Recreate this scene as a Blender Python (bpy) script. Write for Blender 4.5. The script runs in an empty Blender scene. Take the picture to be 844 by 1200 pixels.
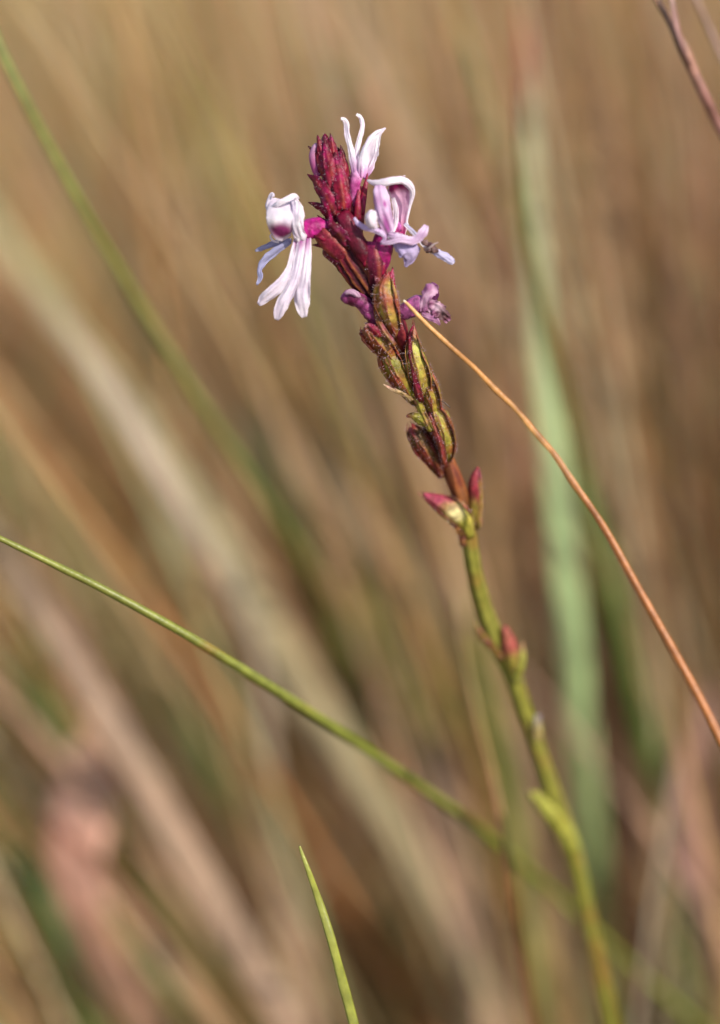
import bpy, math, random
import numpy as np
from mathutils import Vector, Matrix, noise

random.seed(11)
rng = np.random.default_rng(7)
SC = bpy.context.scene
COL = SC.collection

# ------------------------------------------------------------ camera, sky, sun
PITCH = math.radians(20.0)
S = 0.5                      # metres from lens to the flower spike
K = 0.00012                  # metres per photo pixel in the plane of focus
U = Vector((1, 0, 0))
F = Vector((0, math.cos(PITCH), -math.sin(PITCH)))
V = Vector((0, math.sin(PITCH), math.cos(PITCH)))
CEN = Vector((0, 0, 0.22))
CAMPOS = CEN - F * S
cam = bpy.data.cameras.new('camera')
camo = bpy.data.objects.new('camera', cam)
COL.objects.link(camo)
camo.matrix_world = Matrix(((U.x, V.x, -F.x, CAMPOS.x), (U.y, V.y, -F.y, CAMPOS.y),
                            (U.z, V.z, -F.z, CAMPOS.z), (0, 0, 0, 1)))
cam.sensor_fit = 'VERTICAL'
cam.sensor_height = 36
cam.sensor_width = 36 * 0.70333
cam.lens = 36 * S / (1200 * K)
cam.clip_start = 0.01
cam.clip_end = 500
cam.dof.use_dof = True
cam.dof.focus_distance = S
cam.dof.aperture_fstop = cam.lens / 30
cam.dof.aperture_blades = 0
SC.camera = camo

SUN = Vector((0.60, -0.58, 0.74)).normalized()
w = bpy.data.worlds.new('World'); SC.world = w; w.use_nodes = True
nt = w.node_tree
sky = nt.nodes.new('ShaderNodeTexSky'); sky.sky_type = 'NISHITA'; sky.sun_disc = False
sky.sun_elevation = math.asin(SUN.z); sky.sun_rotation = math.atan2(SUN.x, SUN.y)
bg = nt.nodes['Background']; bg.inputs['Strength'].default_value = 0.14
nt.links.new(sky.outputs[0], bg.inputs['Color'])
sl = bpy.data.lights.new('sun', 'SUN'); sl.energy = 4.0; sl.angle = math.radians(0.5)
sl.color = (1.0, 0.93, 0.82)
so = bpy.data.objects.new('sun', sl); COL.objects.link(so)
so.rotation_euler = SUN.to_track_quat('Z', 'Y').to_euler(); so.location = (1, -1, 2)
SC.view_settings.view_transform = 'Standard'; SC.view_settings.look = 'None'
SC.view_settings.exposure = 0.50; SC.view_settings.gamma = 1.0
SC.render.engine = 'CYCLES'
SC.cycles.use_denoising = True
SC.cycles.max_bounces = 6
SC.cycles.transparent_max_bounces = 6
SC.cycles.caustics_reflective = False
SC.cycles.caustics_refractive = False

# ------------------------------------------------------------ helpers
def at(px, py, dep=0.0):
    """photo pixel + millimetres in front of (+) or behind (-) the spike -> world point"""
    d = dep * 0.001
    q = (S - d) / S
    return CEN + U * ((px - 422) * K * q) - V * ((py - 600) * K * q) - F * d

def depscale(dep):
    return (S - dep * 0.001) / S

def lin(h):
    h = h.lstrip('#')
    out = []
    for i in (0, 2, 4):
        c = int(h[i:i + 2], 16) / 255
        out.append(c / 12.92 if c <= 0.04045 else ((c + 0.055) / 1.055) ** 2.4)
    return np.array(out)

def mix(a, b, t):
    t = min(1.0, max(0.0, t))
    return a * (1 - t) + b * t

def sm(a, b, x):
    t = min(1.0, max(0.0, (x - a) / (b - a)))
    return t * t * (3 - 2 * t)

def nz(p, f, seed=0.0):
    return noise.noise(Vector((p[0] * f + seed, p[1] * f - seed, p[2] * f)))

def catmull(rows, n):
    a = np.array(rows, float)
    if len(a) == 2:
        t = np.linspace(0, 1, n)[:, None]
        return a[0] * (1 - t) + a[1] * t
    b = np.vstack([2 * a[0] - a[1], a, 2 * a[-1] - a[-2]])
    out = []
    m = len(a) - 1
    for i in range(n):
        x = i / (n - 1) * m
        j = min(int(x), m - 1); t = x - j
        p0, p1, p2, p3 = b[j], b[j + 1], b[j + 2], b[j + 3]
        out.append(0.5 * ((2 * p1) + (-p0 + p2) * t + (2 * p0 - 5 * p1 + 4 * p2 - p3) * t * t
                          + (-p0 + 3 * p1 - 3 * p2 + p3) * t ** 3))
    return np.array(out)

def mesh_obj(name, verts, faces, cols, mat, parent=None, smooth=True):
    me = bpy.data.meshes.new(name)
    me.from_pydata([tuple(v) for v in verts], [], faces)
    if cols is not None:
        ca = me.color_attributes.new('Col', 'FLOAT_COLOR', 'POINT')
        arr = np.ones((len(verts), 4), np.float32)
        arr[:, :3] = np.array(cols)
        ca.data.foreach_set('color', arr.ravel())
    if smooth:
        me.polygons.foreach_set('use_smooth', [True] * len(me.polygons))
    me.materials.append(mat)
    me.update()
    o = bpy.data.objects.new(name, me)
    COL.objects.link(o)
    if parent is not None:
        o.parent = parent
        o.matrix_parent_inverse = parent.matrix_world.inverted()
    return o

def tag(o, label, cat, group=None, kind=None):
    if label: o['label'] = label
    if cat: o['category'] = cat
    if group: o['group'] = group
    if kind: o['kind'] = kind
    return o

def empty(name, loc, parent=None):
    o = bpy.data.objects.new(name, None)
    o.empty_display_size = 0.005
    o.location = loc
    COL.objects.link(o)
    o.matrix_world = Matrix.Translation(loc)
    if parent is not None:
        o.parent = parent
        o.matrix_parent_inverse = parent.matrix_world.inverted()
    return o

# ------------------------------------------------------------ materials
def plant_mat(name, rough=0.5, trans=0.25, spec=0.4, nscale=900.0, namt=0.35, bump=0.3, bscale=2500.0,
              sheen=0.0, coat=0.0, stretch=(1, 1, 1)):
    m = bpy.data.materials.new(name); m.use_nodes = True
    n = m.node_tree; n.nodes.clear()
    L = n.links.new
    out = n.nodes.new('ShaderNodeOutputMaterial')
    att = n.nodes.new('ShaderNodeAttribute'); att.attribute_name = 'Col'
    tc = n.nodes.new('ShaderNodeTexCoord')
    mp = n.nodes.new('ShaderNodeMapping'); mp.inputs['Scale'].default_value = stretch
    L(tc.outputs['Object'], mp.inputs['Vector'])
    no = n.nodes.new('ShaderNodeTexNoise'); no.inputs['Scale'].default_value = nscale
    no.inputs['Detail'].default_value = 4
    L(mp.outputs[0], no.inputs['Vector'])
    mr = n.nodes.new('ShaderNodeMapRange')
    mr.inputs['From Min'].default_value = 0.3; mr.inputs['From Max'].default_value = 0.7
    mr.inputs['To Min'].default_value = 1 - namt; mr.inputs['To Max'].default_value = 1 + namt * 0.6
    L(no.outputs['Fac'], mr.inputs['Value'])
    vm = n.nodes.new('ShaderNodeVectorMath'); vm.operation = 'SCALE'
    L(att.outputs['Color'], vm.inputs[0]); L(mr.outputs[0], vm.inputs['Scale'])
    p = n.nodes.new('ShaderNodeBsdfPrincipled')
    p.inputs['Roughness'].default_value = rough
    p.inputs['Specular IOR Level'].default_value = spec
    p.inputs['Sheen Weight'].default_value = sheen
    p.inputs['Coat Weight'].default_value = coat
    p.inputs['Coat Roughness'].default_value = 0.3
    L(vm.outputs[0], p.inputs['Base Color'])
    b = n.nodes.new('ShaderNodeBump'); b.inputs['Strength'].default_value = bump
    b.inputs['Distance'].default_value = 0.00015
    n2 = n.nodes.new('ShaderNodeTexNoise'); n2.inputs['Scale'].default_value = bscale
    n2.inputs['Detail'].default_value = 3
    L(mp.outputs[0], n2.inputs['Vector'])
    L(n2.outputs['Fac'], b.inputs['Height']); L(b.outputs[0], p.inputs['Normal'])
    if trans > 0:
        tr = n.nodes.new('ShaderNodeBsdfTranslucent')
        L(vm.outputs[0], tr.inputs['Color'])
        mx = n.nodes.new('ShaderNodeMixShader'); mx.inputs[0].default_value = trans
        L(p.outputs[0], mx.inputs[1]); L(tr.outputs[0], mx.inputs[2]); L(mx.outputs[0], out.inputs[0])
    else:
        L(p.outputs[0], out.inputs[0])
    return m

M_PETAL = plant_mat('petal', rough=0.5, trans=0.45, spec=0.3, nscale=1400, namt=0.10, bump=0.5, bscale=3000)
M_FLESH = plant_mat('calyx_flesh', rough=0.42, trans=0.05, spec=0.25, nscale=1500, namt=0.45, bump=0.8, bscale=2600)
M_STEM = plant_mat('stem_skin', rough=0.48, trans=0.05, spec=0.4, nscale=700, namt=0.28, bump=0.6, bscale=2200)
M_BLADE = plant_mat('grass_blade', rough=0.55, trans=0.38, spec=0.35, nscale=300, namt=0.25, bump=0.25, bscale=900)
M_STALK = plant_mat('grass_stalk', rough=0.42, trans=0.05, spec=0.45, nscale=500, namt=0.30, bump=0.6, bscale=1800)
M_HAIR = plant_mat('glandular_hair', rough=0.2, trans=0.35, spec=0.7, nscale=500, namt=0.1, bump=0.0)

def soil_mat():
    m = bpy.data.materials.new('soil'); m.use_nodes = True
    n = m.node_tree; L = n.links.new
    p = n.nodes['Principled BSDF']; p.inputs['Roughness'].default_value = 0.95
    tc = n.nodes.new('ShaderNodeTexCoord')
    a = n.nodes.new('ShaderNodeTexNoise'); a.inputs['Scale'].default_value = 9; a.inputs['Detail'].default_value = 8
    b = n.nodes.new('ShaderNodeTexNoise'); b.inputs['Scale'].default_value = 160; b.inputs['Detail'].default_value = 6
    L(tc.outputs['Object'], a.inputs[0]); L(tc.outputs['Object'], b.inputs[0])
    r = n.nodes.new('ShaderNodeValToRGB')
    e = r.color_ramp.elements
    e[0].position = 0.3; e[0].color = (0.13, 0.12, 0.045, 1)
    e[1].position = 0.7; e[1].color = (0.38, 0.26, 0.14, 1)
    x = e.new(0.5); x.color = (0.26, 0.17, 0.085, 1)
    L(a.outputs[0], r.inputs[0])
    mm = n.nodes.new('ShaderNodeMix'); mm.data_type = 'RGBA'; mm.blend_type = 'MULTIPLY'; mm.inputs[0].default_value = 0.6
    L(r.outputs[0], mm.inputs[6]); L(b.outputs[0], mm.inputs[7]); L(mm.outputs[2], p.inputs['Base Color'])
    bu = n.nodes.new('ShaderNodeBump'); bu.inputs['Distance'].default_value = 0.004
    L(b.outputs[0], bu.inputs['Height']); L(bu.outputs[0], p.inputs['Normal'])
    return m
M_SOIL = soil_mat()

# ------------------------------------------------------------ shape makers
def ribbon_w(name, pts, nrm, wid, mat, colf, parent=None, ns=6, cup=None, th=0.00012, vein=0.0, veins=3,
             wave=0.0, wavef=1.0, fringe=0.0, seed=0.0, keel=False):
    """thin leaf or petal with thickness: pts/nrm/wid/cup sampled along it (world units)"""
    n = len(pts)
    P = [Vector(p) for p in pts]
    verts, cols, faces = [], [], []
    m = 2 * ns + 1
    front, back = [], []
    for i in range(n):
        T = (P[min(i + 1, n - 1)] - P[max(i - 1, 0)]).normalized()
        N = Vector(nrm[i]); N = (N - T * N.dot(T))
        N.normalize()
        Sd = N.cross(T)
        t = i / (n - 1)
        cu = cup[i] if cup is not None else 0.0
        for j in range(m):
            s = (j - ns) / ns
            hw = wid[i] / 2
            fr = 1 + fringe * noise.noise(Vector((t * 14 + seed, s * 2, seed))) * (abs(s) ** 2)
            prof = cu * hw * ((1 - abs(s)) ** 1.15 if keel else 1 - s * s) - vein * (0.5 + 0.5 * math.cos((s + 0.25 * math.sin(5 * t + seed)) * math.pi * veins + seed)) * min(1, hw / 0.0008) * (0.35 + 1.3 * abs(noise.noise(Vector((t * 3, s * 2 + seed, 0)))))
            wv = wave * hw * noise.noise(Vector((t * 5 * wavef + seed, s * 1.6, seed * 2))) * (0.35 + abs(s))
            p = P[i] + Sd * (s * hw * fr) + N * (prof + wv)
            front.append(p); back.append(p - N * th * (1 - 0.6 * abs(s)))
            cols.append(colf(t, s, p))
    verts = front + back
    cols = cols + cols
    nf = n * m
    for i in range(n - 1):
        for j in range(m - 1):
            a = i * m + j
            faces.append((a, a + 1, a + m + 1, a + m))
            faces.append((a + nf, a + m + nf, a + m + 1 + nf, a + 1 + nf))
    for i in range(n - 1):
        a = i * m
        faces.append((a, a + m, a + m + nf, a + nf))
        a = i * m + m - 1
        faces.append((a, a + nf, a + m + nf, a + m))
    for j in range(m - 1):
        faces.append((j, j + nf, j + 1 + nf, j + 1))
        a = (n - 1) * m + j
        faces.append((a, a + 1, a + 1 + nf, a + nf))
    return mesh_obj(name, verts, faces, cols, mat, parent)

def ribbon(name, rows, mat, colf, parent=None, n=28, **kw):
    """rows: px, py, dep, width_px, angle(deg, turns the face about its length), cup"""
    R = []
    for r in rows:
        r = list(r) + [0, 0.0][len(r) - 4:] if len(r) < 6 else list(r)
        R.append(r)
    A = catmull(R, n)
    pts, nrm, wid, cup = [], [], [], []
    for i in range(n):
        pts.append(at(*A[i][:3])); wid.append(max(0.25, A[i][3]) * K * depscale(A[i][2])); cup.append(A[i][5])
    for i in range(n):
        T = (pts[min(i + 1, n - 1)] - pts[max(i - 1, 0)]).normalized()
        N = -F - T * (-F).dot(T)
        if N.length < 0.1: N = V - T * V.dot(T)
        N.normalize()
        nrm.append(Matrix.Rotation(math.radians(A[i][4]), 3, T) @ N)
    return ribbon_w(name, pts, nrm, wid, mat, colf, parent, cup=cup, **kw)

def sweep_w(name, pts, rx, ry, mat, colf, parent=None, seg=18, ridge=0.0, ridges=5, lump=0.0, lumpf=900.0, twist=0.0, phase=0.0,
            ref=None):
    n = len(pts); P = [Vector(p) for p in pts]
    verts, cols, faces = [], [], []
    ref = ref or -F
    for i in range(n):
        T = (P[min(i + 1, n - 1)] - P[max(i - 1, 0)]).normalized()
        N = ref - T * ref.dot(T)
        N.normalize()
        Sd = T.cross(N)
        t = i / (n - 1)
        for j in range(seg):
            a = 2 * math.pi * j / seg + twist * t
            k = 1 + ridge * math.cos(ridges * a + phase)
            d = Sd * math.cos(a) * rx[i] + N * math.sin(a) * ry[i]
            p = P[i] + d * k
            if lump:
                p = p + d * lump * noise.noise(p * lumpf)
            verts.append(p); cols.append(colf(t, a, p))
    for i in range(n - 1):
        for j in range(seg):
            a = i * seg + j; b = i * seg + (j + 1) % seg
            faces.append((a, b, b + seg, a + seg))
    c0 = len(verts); verts.append(P[0]); cols.append(colf(0, 0, P[0]))
    c1 = len(verts); verts.append(P[-1]); cols.append(colf(1, 0, P[-1]))
    for j in range(seg):
        faces.append((c0, (j + 1) % seg, j))
        faces.append((c1, (n - 1) * seg + j, (n - 1) * seg + (j + 1) % seg))
    return mesh_obj(name, verts, faces, cols, mat, parent)

def sweep(name, rows, mat, colf, parent=None, n=30, ground=None, **kw):
    """rows: px, py, dep, radius_px, flattening (depth radius / width radius)"""
    R = [list(r) + [1.0] if len(r) < 5 else list(r) for r in rows]
    A = catmull(R, n)
    pts = [at(*a[:3]) for a in A]
    rx = [max(0.15, a[3]) * K * depscale(a[2]) for a in A]
    ry = [x * a[4] for x, a in zip(rx, A)]
    return sweep_w(name, pts, rx, ry, mat, colf, parent, **kw)

HAIRC = lin('#f0e6ea')
HAIRS = lin('#d8b4bc')
def hairs(src_objs, count, length=0.00040, parent=None, seed=1, tipcol=None, thick=0.000028, lean=0.35, ymin=None, lab=None):
    """gland-tipped hairs standing on the given surfaces, one joined part"""
    rr = random.Random(seed)
    pool = []
    for o in src_objs:
        me = o.data
        mw = o.matrix_world
        for pgon in me.polygons:
            pool.append((pgon.area, pgon, me, mw))
    areas = np.cumsum([p[0] for p in pool])
    verts, faces, cols = [], [], []
    tipc = HAIRC if tipcol is None else tipcol
    for _ in range(count):
        i = int(np.searchsorted(areas, rr.random() * areas[-1]))
        _, pg, me, mw = pool[min(i, len(pool) - 1)]
        vs = [me.vertices[k].co for k in pg.vertices]
        wts = [rr.random() + 1e-3 for _ in vs]; sw = sum(wts)
        p = Vector((0, 0, 0))
        for v, q in zip(vs, wts): p += v * (q / sw)
        nrm = pg.normal.copy()
        nrm = (nrm + Vector((rr.gauss(0, lean), rr.gauss(0, lean), rr.gauss(0, lean)))).normalized()
        L_ = length * rr.uniform(0.5, 1.25)
        a = nrm.orthogonal().normalized(); b = nrm.cross(a)
        base = len(verts)
        for k in range(3):
            an = 2 * math.pi * k / 3
            d = a * math.cos(an) + b * math.sin(an)
            verts.append(p + d * thick)
            cols.append(HAIRS)
        for k in range(3):
            an = 2 * math.pi * k / 3
            d = a * math.cos(an) + b * math.sin(an)
            verts.append(p + nrm * L_ + d * thick * 0.5); cols.append(HAIRS)
        for k in range(3):
            faces.append((base + k, base + (k + 1) % 3, base + 3 + (k + 1) % 3, base + 3 + k))
        g = len(verts); r = thick * 1.6
        c = p + nrm * (L_ + r)
        for d in (nrm, -nrm, a, -a, b, -b):
            verts.append(c + d * r); cols.append(tipc)
        for (x, y, z) in ((0, 2, 4), (0, 4, 3), (0, 3, 5), (0, 5, 2), (1, 4, 2), (1, 3, 4), (1, 5, 3), (1, 2, 5)):
            faces.append((g + x, g + y, g + z))
    o = mesh_obj('hair', verts, faces, cols, M_HAIR, parent)
    o['kind'] = 'stuff'
    return o

# ------------------------------------------------------------ ground
gv, gf = [], []
rings = [0, 0.3, 0.6, 1, 1.6, 2.5, 4, 7, 12, 25, 60, 150, 400]
SEG = 48
gv.append((0, 0, 0))
for r in rings[1:]:
    for k in range(SEG):
        a = 2 * math.pi * k / SEG
        x, y = r * math.cos(a), r * math.sin(a)
        gv.append((x, y, 0.012 * noise.noise(Vector((x * 3, y * 3, 0))) * min(1, r) - 0.004))
for k in range(SEG): gf.append((0, 1 + k, 1 + (k + 1) % SEG))
for i in range(len(rings) - 2):
    for k in range(SEG):
        a = 1 + i * SEG + k; b = 1 + i * SEG + (k + 1) % SEG
        gf.append((a, a + SEG, b + SEG, b))
ground = mesh_obj('ground', gv, gf, None, M_SOIL)
ground['kind'] = 'structure'

# ------------------------------------------------------------ the mass of meadow grass
PAL = [lin(c) for c in ('#dabc8c', '#d0a680', '#c0905c', '#ccaa70', '#d4c49e', '#b0a45c', '#aeb27e', '#748640', '#b87c4c', '#d8ac94', '#56702c')]
def field(name, N, ymin, ymax, xspan, hmin, hmax, wmin, wmax, green, label, seed, spread=None):
    r = np.random.default_rng(seed)
    nseg = 8
    y = ymin + (ymax - ymin) * r.random(N) ** 1.15
    xs = (r.random(N) * 2 - 1) * (xspan if spread is None else (0.16 + spread * (y + 0.5)))
    x = xs
    L = hmin + (hmax - hmin) * r.random(N)
    W = (wmin + (wmax - wmin) * r.random(N) ** 1.5) * (1 + 0.25 * np.maximum(0, y))
    # lean: strongly to the left on the left side, nearly upright on the right
    side = 1 / (1 + np.exp((x - 0.01) / 0.03))
    lean = np.radians(6 + 34 * side + r.normal(0, 9, N))
    phi = r.normal(0, 0.35, N)
    dx = -np.sin(lean) * np.cos(phi); dy = np.sin(lean) * np.sin(phi) * 0.9
    dz = np.cos(lean)
    bend = r.normal(0.25, 0.35, N) * L * (0.3 + side)
    face = r.random(N) * math.pi
    ci = np.zeros(N, int)
    probs_dry = np.array([.18, .15, .10, .12, .13, .08, .08, .04, .04, .06, .02])
    probs_gr = np.array([.03, .03, .02, .03, .05, .22, .20, .24, .02, .01, .15])
    pr = probs_gr if green else probs_dry
    ci = r.choice(len(PAL), N, p=pr / pr.sum())
    if not green:                         # kinds of grass grow in patches: russet stems to the right, grey straw to the left
        rus = r.random(N) < np.where(x > 0.03, 0.22, 0.05)
        ci = np.where(rus, r.choice([1, 8, 9, 9], N), ci)
        gst = r.random(N) < np.where(x < -0.02, 0.38, 0.05)
        ci = np.where(gst & ~rus, r.choice([4, 6, 0, 4], N), ci)
    c = np.array(PAL)[ci] * (0.95 + 0.35 * r.random((N, 1)))
    t = np.linspace(0, 1, nseg + 1)
    # positions
    px = x[:, None] + dx[:, None] * L[:, None] * t - bend[:, None] * t ** 2.2 * 0.6
    py = y[:, None] + dy[:, None] * L[:, None] * t
    pz = -0.005 + dz[:, None] * L[:, None] * t - np.abs(bend)[:, None] * t ** 2.4 * 0.35
    wd = W[:, None] * np.clip((1 - t) * 2.2, 0.04, 1) * (0.6 + 0.4 * np.minimum(1, t * 4))
    fx = np.cos(face)[:, None] * wd / 2; fy = np.sin(face)[:, None] * wd / 2
    # keep the space between the lens and the spike clear
    d = px * F.x + py * F.y + (pz - CEN.z) * F.z     # distance behind the plane of focus
    den = (S + d)
    sx = px / den * S / K; sy = (px * V.x + py * V.y + (pz - CEN.z) * V.z) / den * S / K
    infr = (np.abs(sx) < 520) & (np.abs(sy) < 700) & (den > 0) & (d < (0.08 if name.startswith('fine') else 0.26 if green else 0.17))
    ok = ~(infr.any(axis=1)) & (pz > -0.02).all(axis=1)
    ncam = ((px - CAMPOS.x) ** 2 + (py - CAMPOS.y) ** 2 + (pz - CAMPOS.z) ** 2) < 0.12 ** 2
    ok &= ~ncam.any(axis=1)
    px, py, pz, fx, fy, c, wd, face = px[ok], py[ok], pz[ok], fx[ok], fy[ok], c[ok], wd[ok], face[ok]
    n = len(px)
    VV = np.zeros((n, nseg + 1, 3, 3), np.float32)
    VV[:, :, 0] = np.stack([px - fx, py - fy, pz], -1)
    VV[:, :, 1] = np.stack([px - fy * 0.35, py + fx * 0.35, pz], -1)
    VV[:, :, 2] = np.stack([px + fx, py + fy, pz], -1)
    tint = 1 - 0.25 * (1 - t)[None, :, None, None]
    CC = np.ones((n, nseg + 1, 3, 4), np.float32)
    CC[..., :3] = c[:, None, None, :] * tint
    vn = n * (nseg + 1) * 3
    base = (np.arange(n) * (nseg + 1) * 3)[:, None, None]
    ii = (np.arange(nseg) * 3)[None, :, None]
    jj = np.arange(2)[None, None, :]
    a = base + ii + jj
    Q = np.stack([a, a + 1, a + 4, a + 3], -1).reshape(-1, 4)
    me = bpy.data.meshes.new(name)
    me.vertices.add(vn); me.vertices.foreach_set('co', VV.ravel())
    me.loops.add(Q.size); me.loops.foreach_set('vertex_index', Q.ravel().astype(np.int32))
    me.polygons.add(len(Q)); me.polygons.foreach_set('loop_start', np.arange(0, Q.size, 4, dtype=np.int32))
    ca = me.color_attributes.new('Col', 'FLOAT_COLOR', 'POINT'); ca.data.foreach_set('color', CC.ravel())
    me.update(calc_edges=True); me.validate()
    me.materials.append(M_BLADE)
    o = bpy.data.objects.new(name, me); COL.objects.link(o)
    tag(o, label, 'grass', kind='stuff')
    return o

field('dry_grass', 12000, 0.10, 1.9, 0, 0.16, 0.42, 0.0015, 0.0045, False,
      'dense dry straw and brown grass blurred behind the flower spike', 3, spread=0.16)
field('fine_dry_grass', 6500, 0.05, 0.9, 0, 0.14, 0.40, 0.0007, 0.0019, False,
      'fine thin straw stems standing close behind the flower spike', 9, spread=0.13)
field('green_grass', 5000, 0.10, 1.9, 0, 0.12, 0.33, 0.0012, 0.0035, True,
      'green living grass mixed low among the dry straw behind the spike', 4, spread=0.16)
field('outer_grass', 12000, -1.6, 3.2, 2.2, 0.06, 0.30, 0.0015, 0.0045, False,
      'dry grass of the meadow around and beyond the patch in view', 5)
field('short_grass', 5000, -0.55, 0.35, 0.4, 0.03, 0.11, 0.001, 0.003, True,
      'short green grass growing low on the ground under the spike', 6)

# ------------------------------------------------------------ separate grass stalks and blades
def root_rows(pts, spread=0.3):
    """carry a path on from its last point down into the soil"""
    a, b = pts[-2], pts[-1]
    d = (b - a)
    h = Vector((d.x, d.y, 0))
    k = (b.z + 0.004) / max(1e-4, -d.z) if d.z < 0 else 1
    hx = h * min(k, 6) * spread
    out = []
    for t in (0.33, 0.66, 1.0):
        out.append(Vector((b.x + hx.x * (t * 1.5 - 0.5 * t * t), b.y + hx.y * (t * 1.5 - 0.5 * t * t), b.z + (-0.004 - b.z) * t)))
    return out

def stalk(name, rows, colf, label, cat, n=60, group=None, mat=None, root=True, seg=10, ridge=0.06, ridges=4, twist=3.0, spread=0.3,
          lump=0.08, flat=1.0):
    A = catmull([list(r)[:4] for r in rows], n)
    pts = [at(*a[:3]) for a in A]
    r = [max(0.2, a[3]) / 2 * K * depscale(a[2]) for a in A]
    if root:
        ex = root_rows([pts[-6], pts[-1]], spread)
        allp = catmull([list(pts[-1])] + [list(e) for e in ex], 14)[1:]
        rl = r[-1]
        pts = pts + [Vector(p) for p in allp]; r = r + [rl] * len(allp)
    o = sweep_w(name, pts, r, [x * flat for x in r], mat or M_STALK, colf, None, seg=seg, ridge=ridge, ridges=ridges, twist=twist,
                lump=lump, lumpf=300)
    return tag(o, label, cat, group)

def blade(name, rows, colf, label, cat='grass leaf', n=44, group=None, root=True, spread=0.3, **kw):
    R = [list(r) + [0, 0.0][len(r) - 4:] if len(r) < 6 else list(r) for r in rows]
    A = catmull(R, n)
    pts = [at(*a[:3]) for a in A]
    wid = [max(0.4, a[3]) * K * depscale(a[2]) for a in A]
    cup = [a[5] for a in A]; ang = [a[4] for a in A]
    if root:
        ex = root_rows([pts[-6], pts[-1]], spread)
        allp = catmull([list(pts[-1])] + [list(e) for e in ex], 12)[1:]
        pts += [Vector(p) for p in allp]; k = len(allp)
        wid += [wid[-1]] * k; cup += [cup[-1]] * k; ang += [ang[-1]] * k
    nrm = []
    for i in range(len(pts)):
        T = (pts[min(i + 1, len(pts) - 1)] - pts[max(i - 1, 0)]).normalized()
        N = -F - T * (-F).dot(T); N.normalize()
        nrm.append(Matrix.Rotation(math.radians(ang[i]), 3, T) @ N)
    o = ribbon_w(name, pts, nrm, wid, M_BLADE, colf, None, ns=3, cup=cup, th=0.0002, vein=0.00006, veins=3, **kw)
    return tag(o, label, cat, group)

def const(*cs):
    L_ = [lin(c) for c in cs]
    def f(t, s, p):
        x = t * (len(L_) - 1); i = min(int(x), len(L_) - 2) if len(L_) > 1 else 0
        c = mix(L_[i], L_[min(i + 1, len(L_) - 1)], x - i)
        return c * (1 + 0.25 * nz(p, 120))
    return f

# orange dry stalk whose tip crosses the withered flower
OR1, OR2, OR3, OR4 = lin('#c68a48'), lin('#a8662e'), lin('#d6a668'), lin('#6c3c18')
def c_orange(t, a, p):
    c = mix(OR3, OR2, sm(0.25, 0.6, t))
    c = mix(c, OR1, sm(0.0, 0.2, t) * (1 - sm(0.25, 0.5, t)))
    st = 0.5 + 0.5 * math.sin(2 * a + 9 * t)
    c = mix(c, OR4, 0.55 * sm(0.55, 0.95, st) + 0.2 * sm(0, 0.4, nz(p, 500)))
    return mix(lin('#d8d0b8'), c, sm(0.0, 0.02, t))
stalk('dry_grass_stalk', [(473, 352, 3.5, 2.6), (482, 361, 3.6, 4.0), (500, 380, 3.8, 5.0), (530, 408, 4, 5.5), (556, 431, 4.6, 5.4), (580, 456, 5, 6.4), (604, 479, 5.4, 5.8), (628, 508, 6, 7.0), (650, 533, 6.6, 6.6), (670, 563, 7, 7.2), (694, 597, 7.5, 7.0),
                          (715, 630, 8, 7.6), (752, 697, 9, 8.2), (785, 755, 10, 8.6), (818, 815, 11, 9), (850, 878, 12, 9.4), (900, 975, 14, 10)],
      c_orange, 'thin orange dry grass stalk slanting right from the withered purple flower', 'grass stalk', n=90, ridge=0.14, ridges=2, twist=14, flat=0.8)

GR1, GR2, GR3 = lin('#787c2c'), lin('#565e22'), lin('#908e42')
def c_green(t, a, p):
    c = mix(GR3, GR2, sm(0, 0.6, t))
    c = mix(c, GR1, 0.5 + 0.5 * math.sin(3 * a + 2 * t))
    return mix(c, lin('#9a5a34'), 0.35 * sm(0.35, 0.55, nz(p, 260, 3)))
stalk('green_grass_stalk', [(-160, 560, -2, 5), (-60, 603, -2, 6.5), (0, 631, -2, 7), (60, 660, -3, 8), (130, 695, -4, 9.5), (220, 745, -7, 11), (310, 801, -14, 12),
                            (420, 872, -27, 12), (500, 927, -38, 11.5), (560, 970, -50, 11), (620, 1020, -62, 10.5), (680, 1075, -74, 10), (760, 1150, -82, 10), (860, 1240, -90, 10)],
      c_green, 'long smooth green grass stalk crossing in front of the lower stem from the left edge', 'grass stalk', n=90)
bpy.data.objects['green_grass_stalk']['label'] =  'long smooth yellow-green grass stalk slanting from the left edge down behind the stem'

def c_tip(t, a, p):
    c = mix(lin('#8a8c30'), lin('#707424'), t)
    c = mix(c, lin('#a0a04c'), 0.5 + 0.5 * math.sin(2 * a))
    return mix(lin('#4a3020'), c, sm(0.0, 0.012, t))
stalk('green_grass_tip', [(351, 991, 0, 2.2), (354, 1000, 0, 4), (362, 1022, 0, 6), (374, 1056, -1, 8.5), (388, 1100, -1, 10), (400, 1145, -2, 11.5), (412, 1190, -3, 12.5), (424, 1240, -4, 13)],
      c_tip, 'short sharp green grass tip rising alone from the bottom edge', 'grass stalk', n=60, flat=0.5)

stalk('bent_green_stalk', [(-60, -60, -30, 9), (-25, 0, -34, 10), (0, 58, -34, 10), (35, 130, -36, 10.5), (90, 232, -42, 11), (140, 318, -50, 11), (185, 392, -58, 11), (240, 480, -68, 11),
                           (300, 570, -82, 11), (360, 660, -105, 11), (420, 750, -140, 12), (480, 850, -180, 12)],
      const('#7c8438', '#747a38', '#787c40', '#787840', '#74703c'), 'blurred green stalk slanting down from the upper left corner', 'grass stalk')

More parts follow.
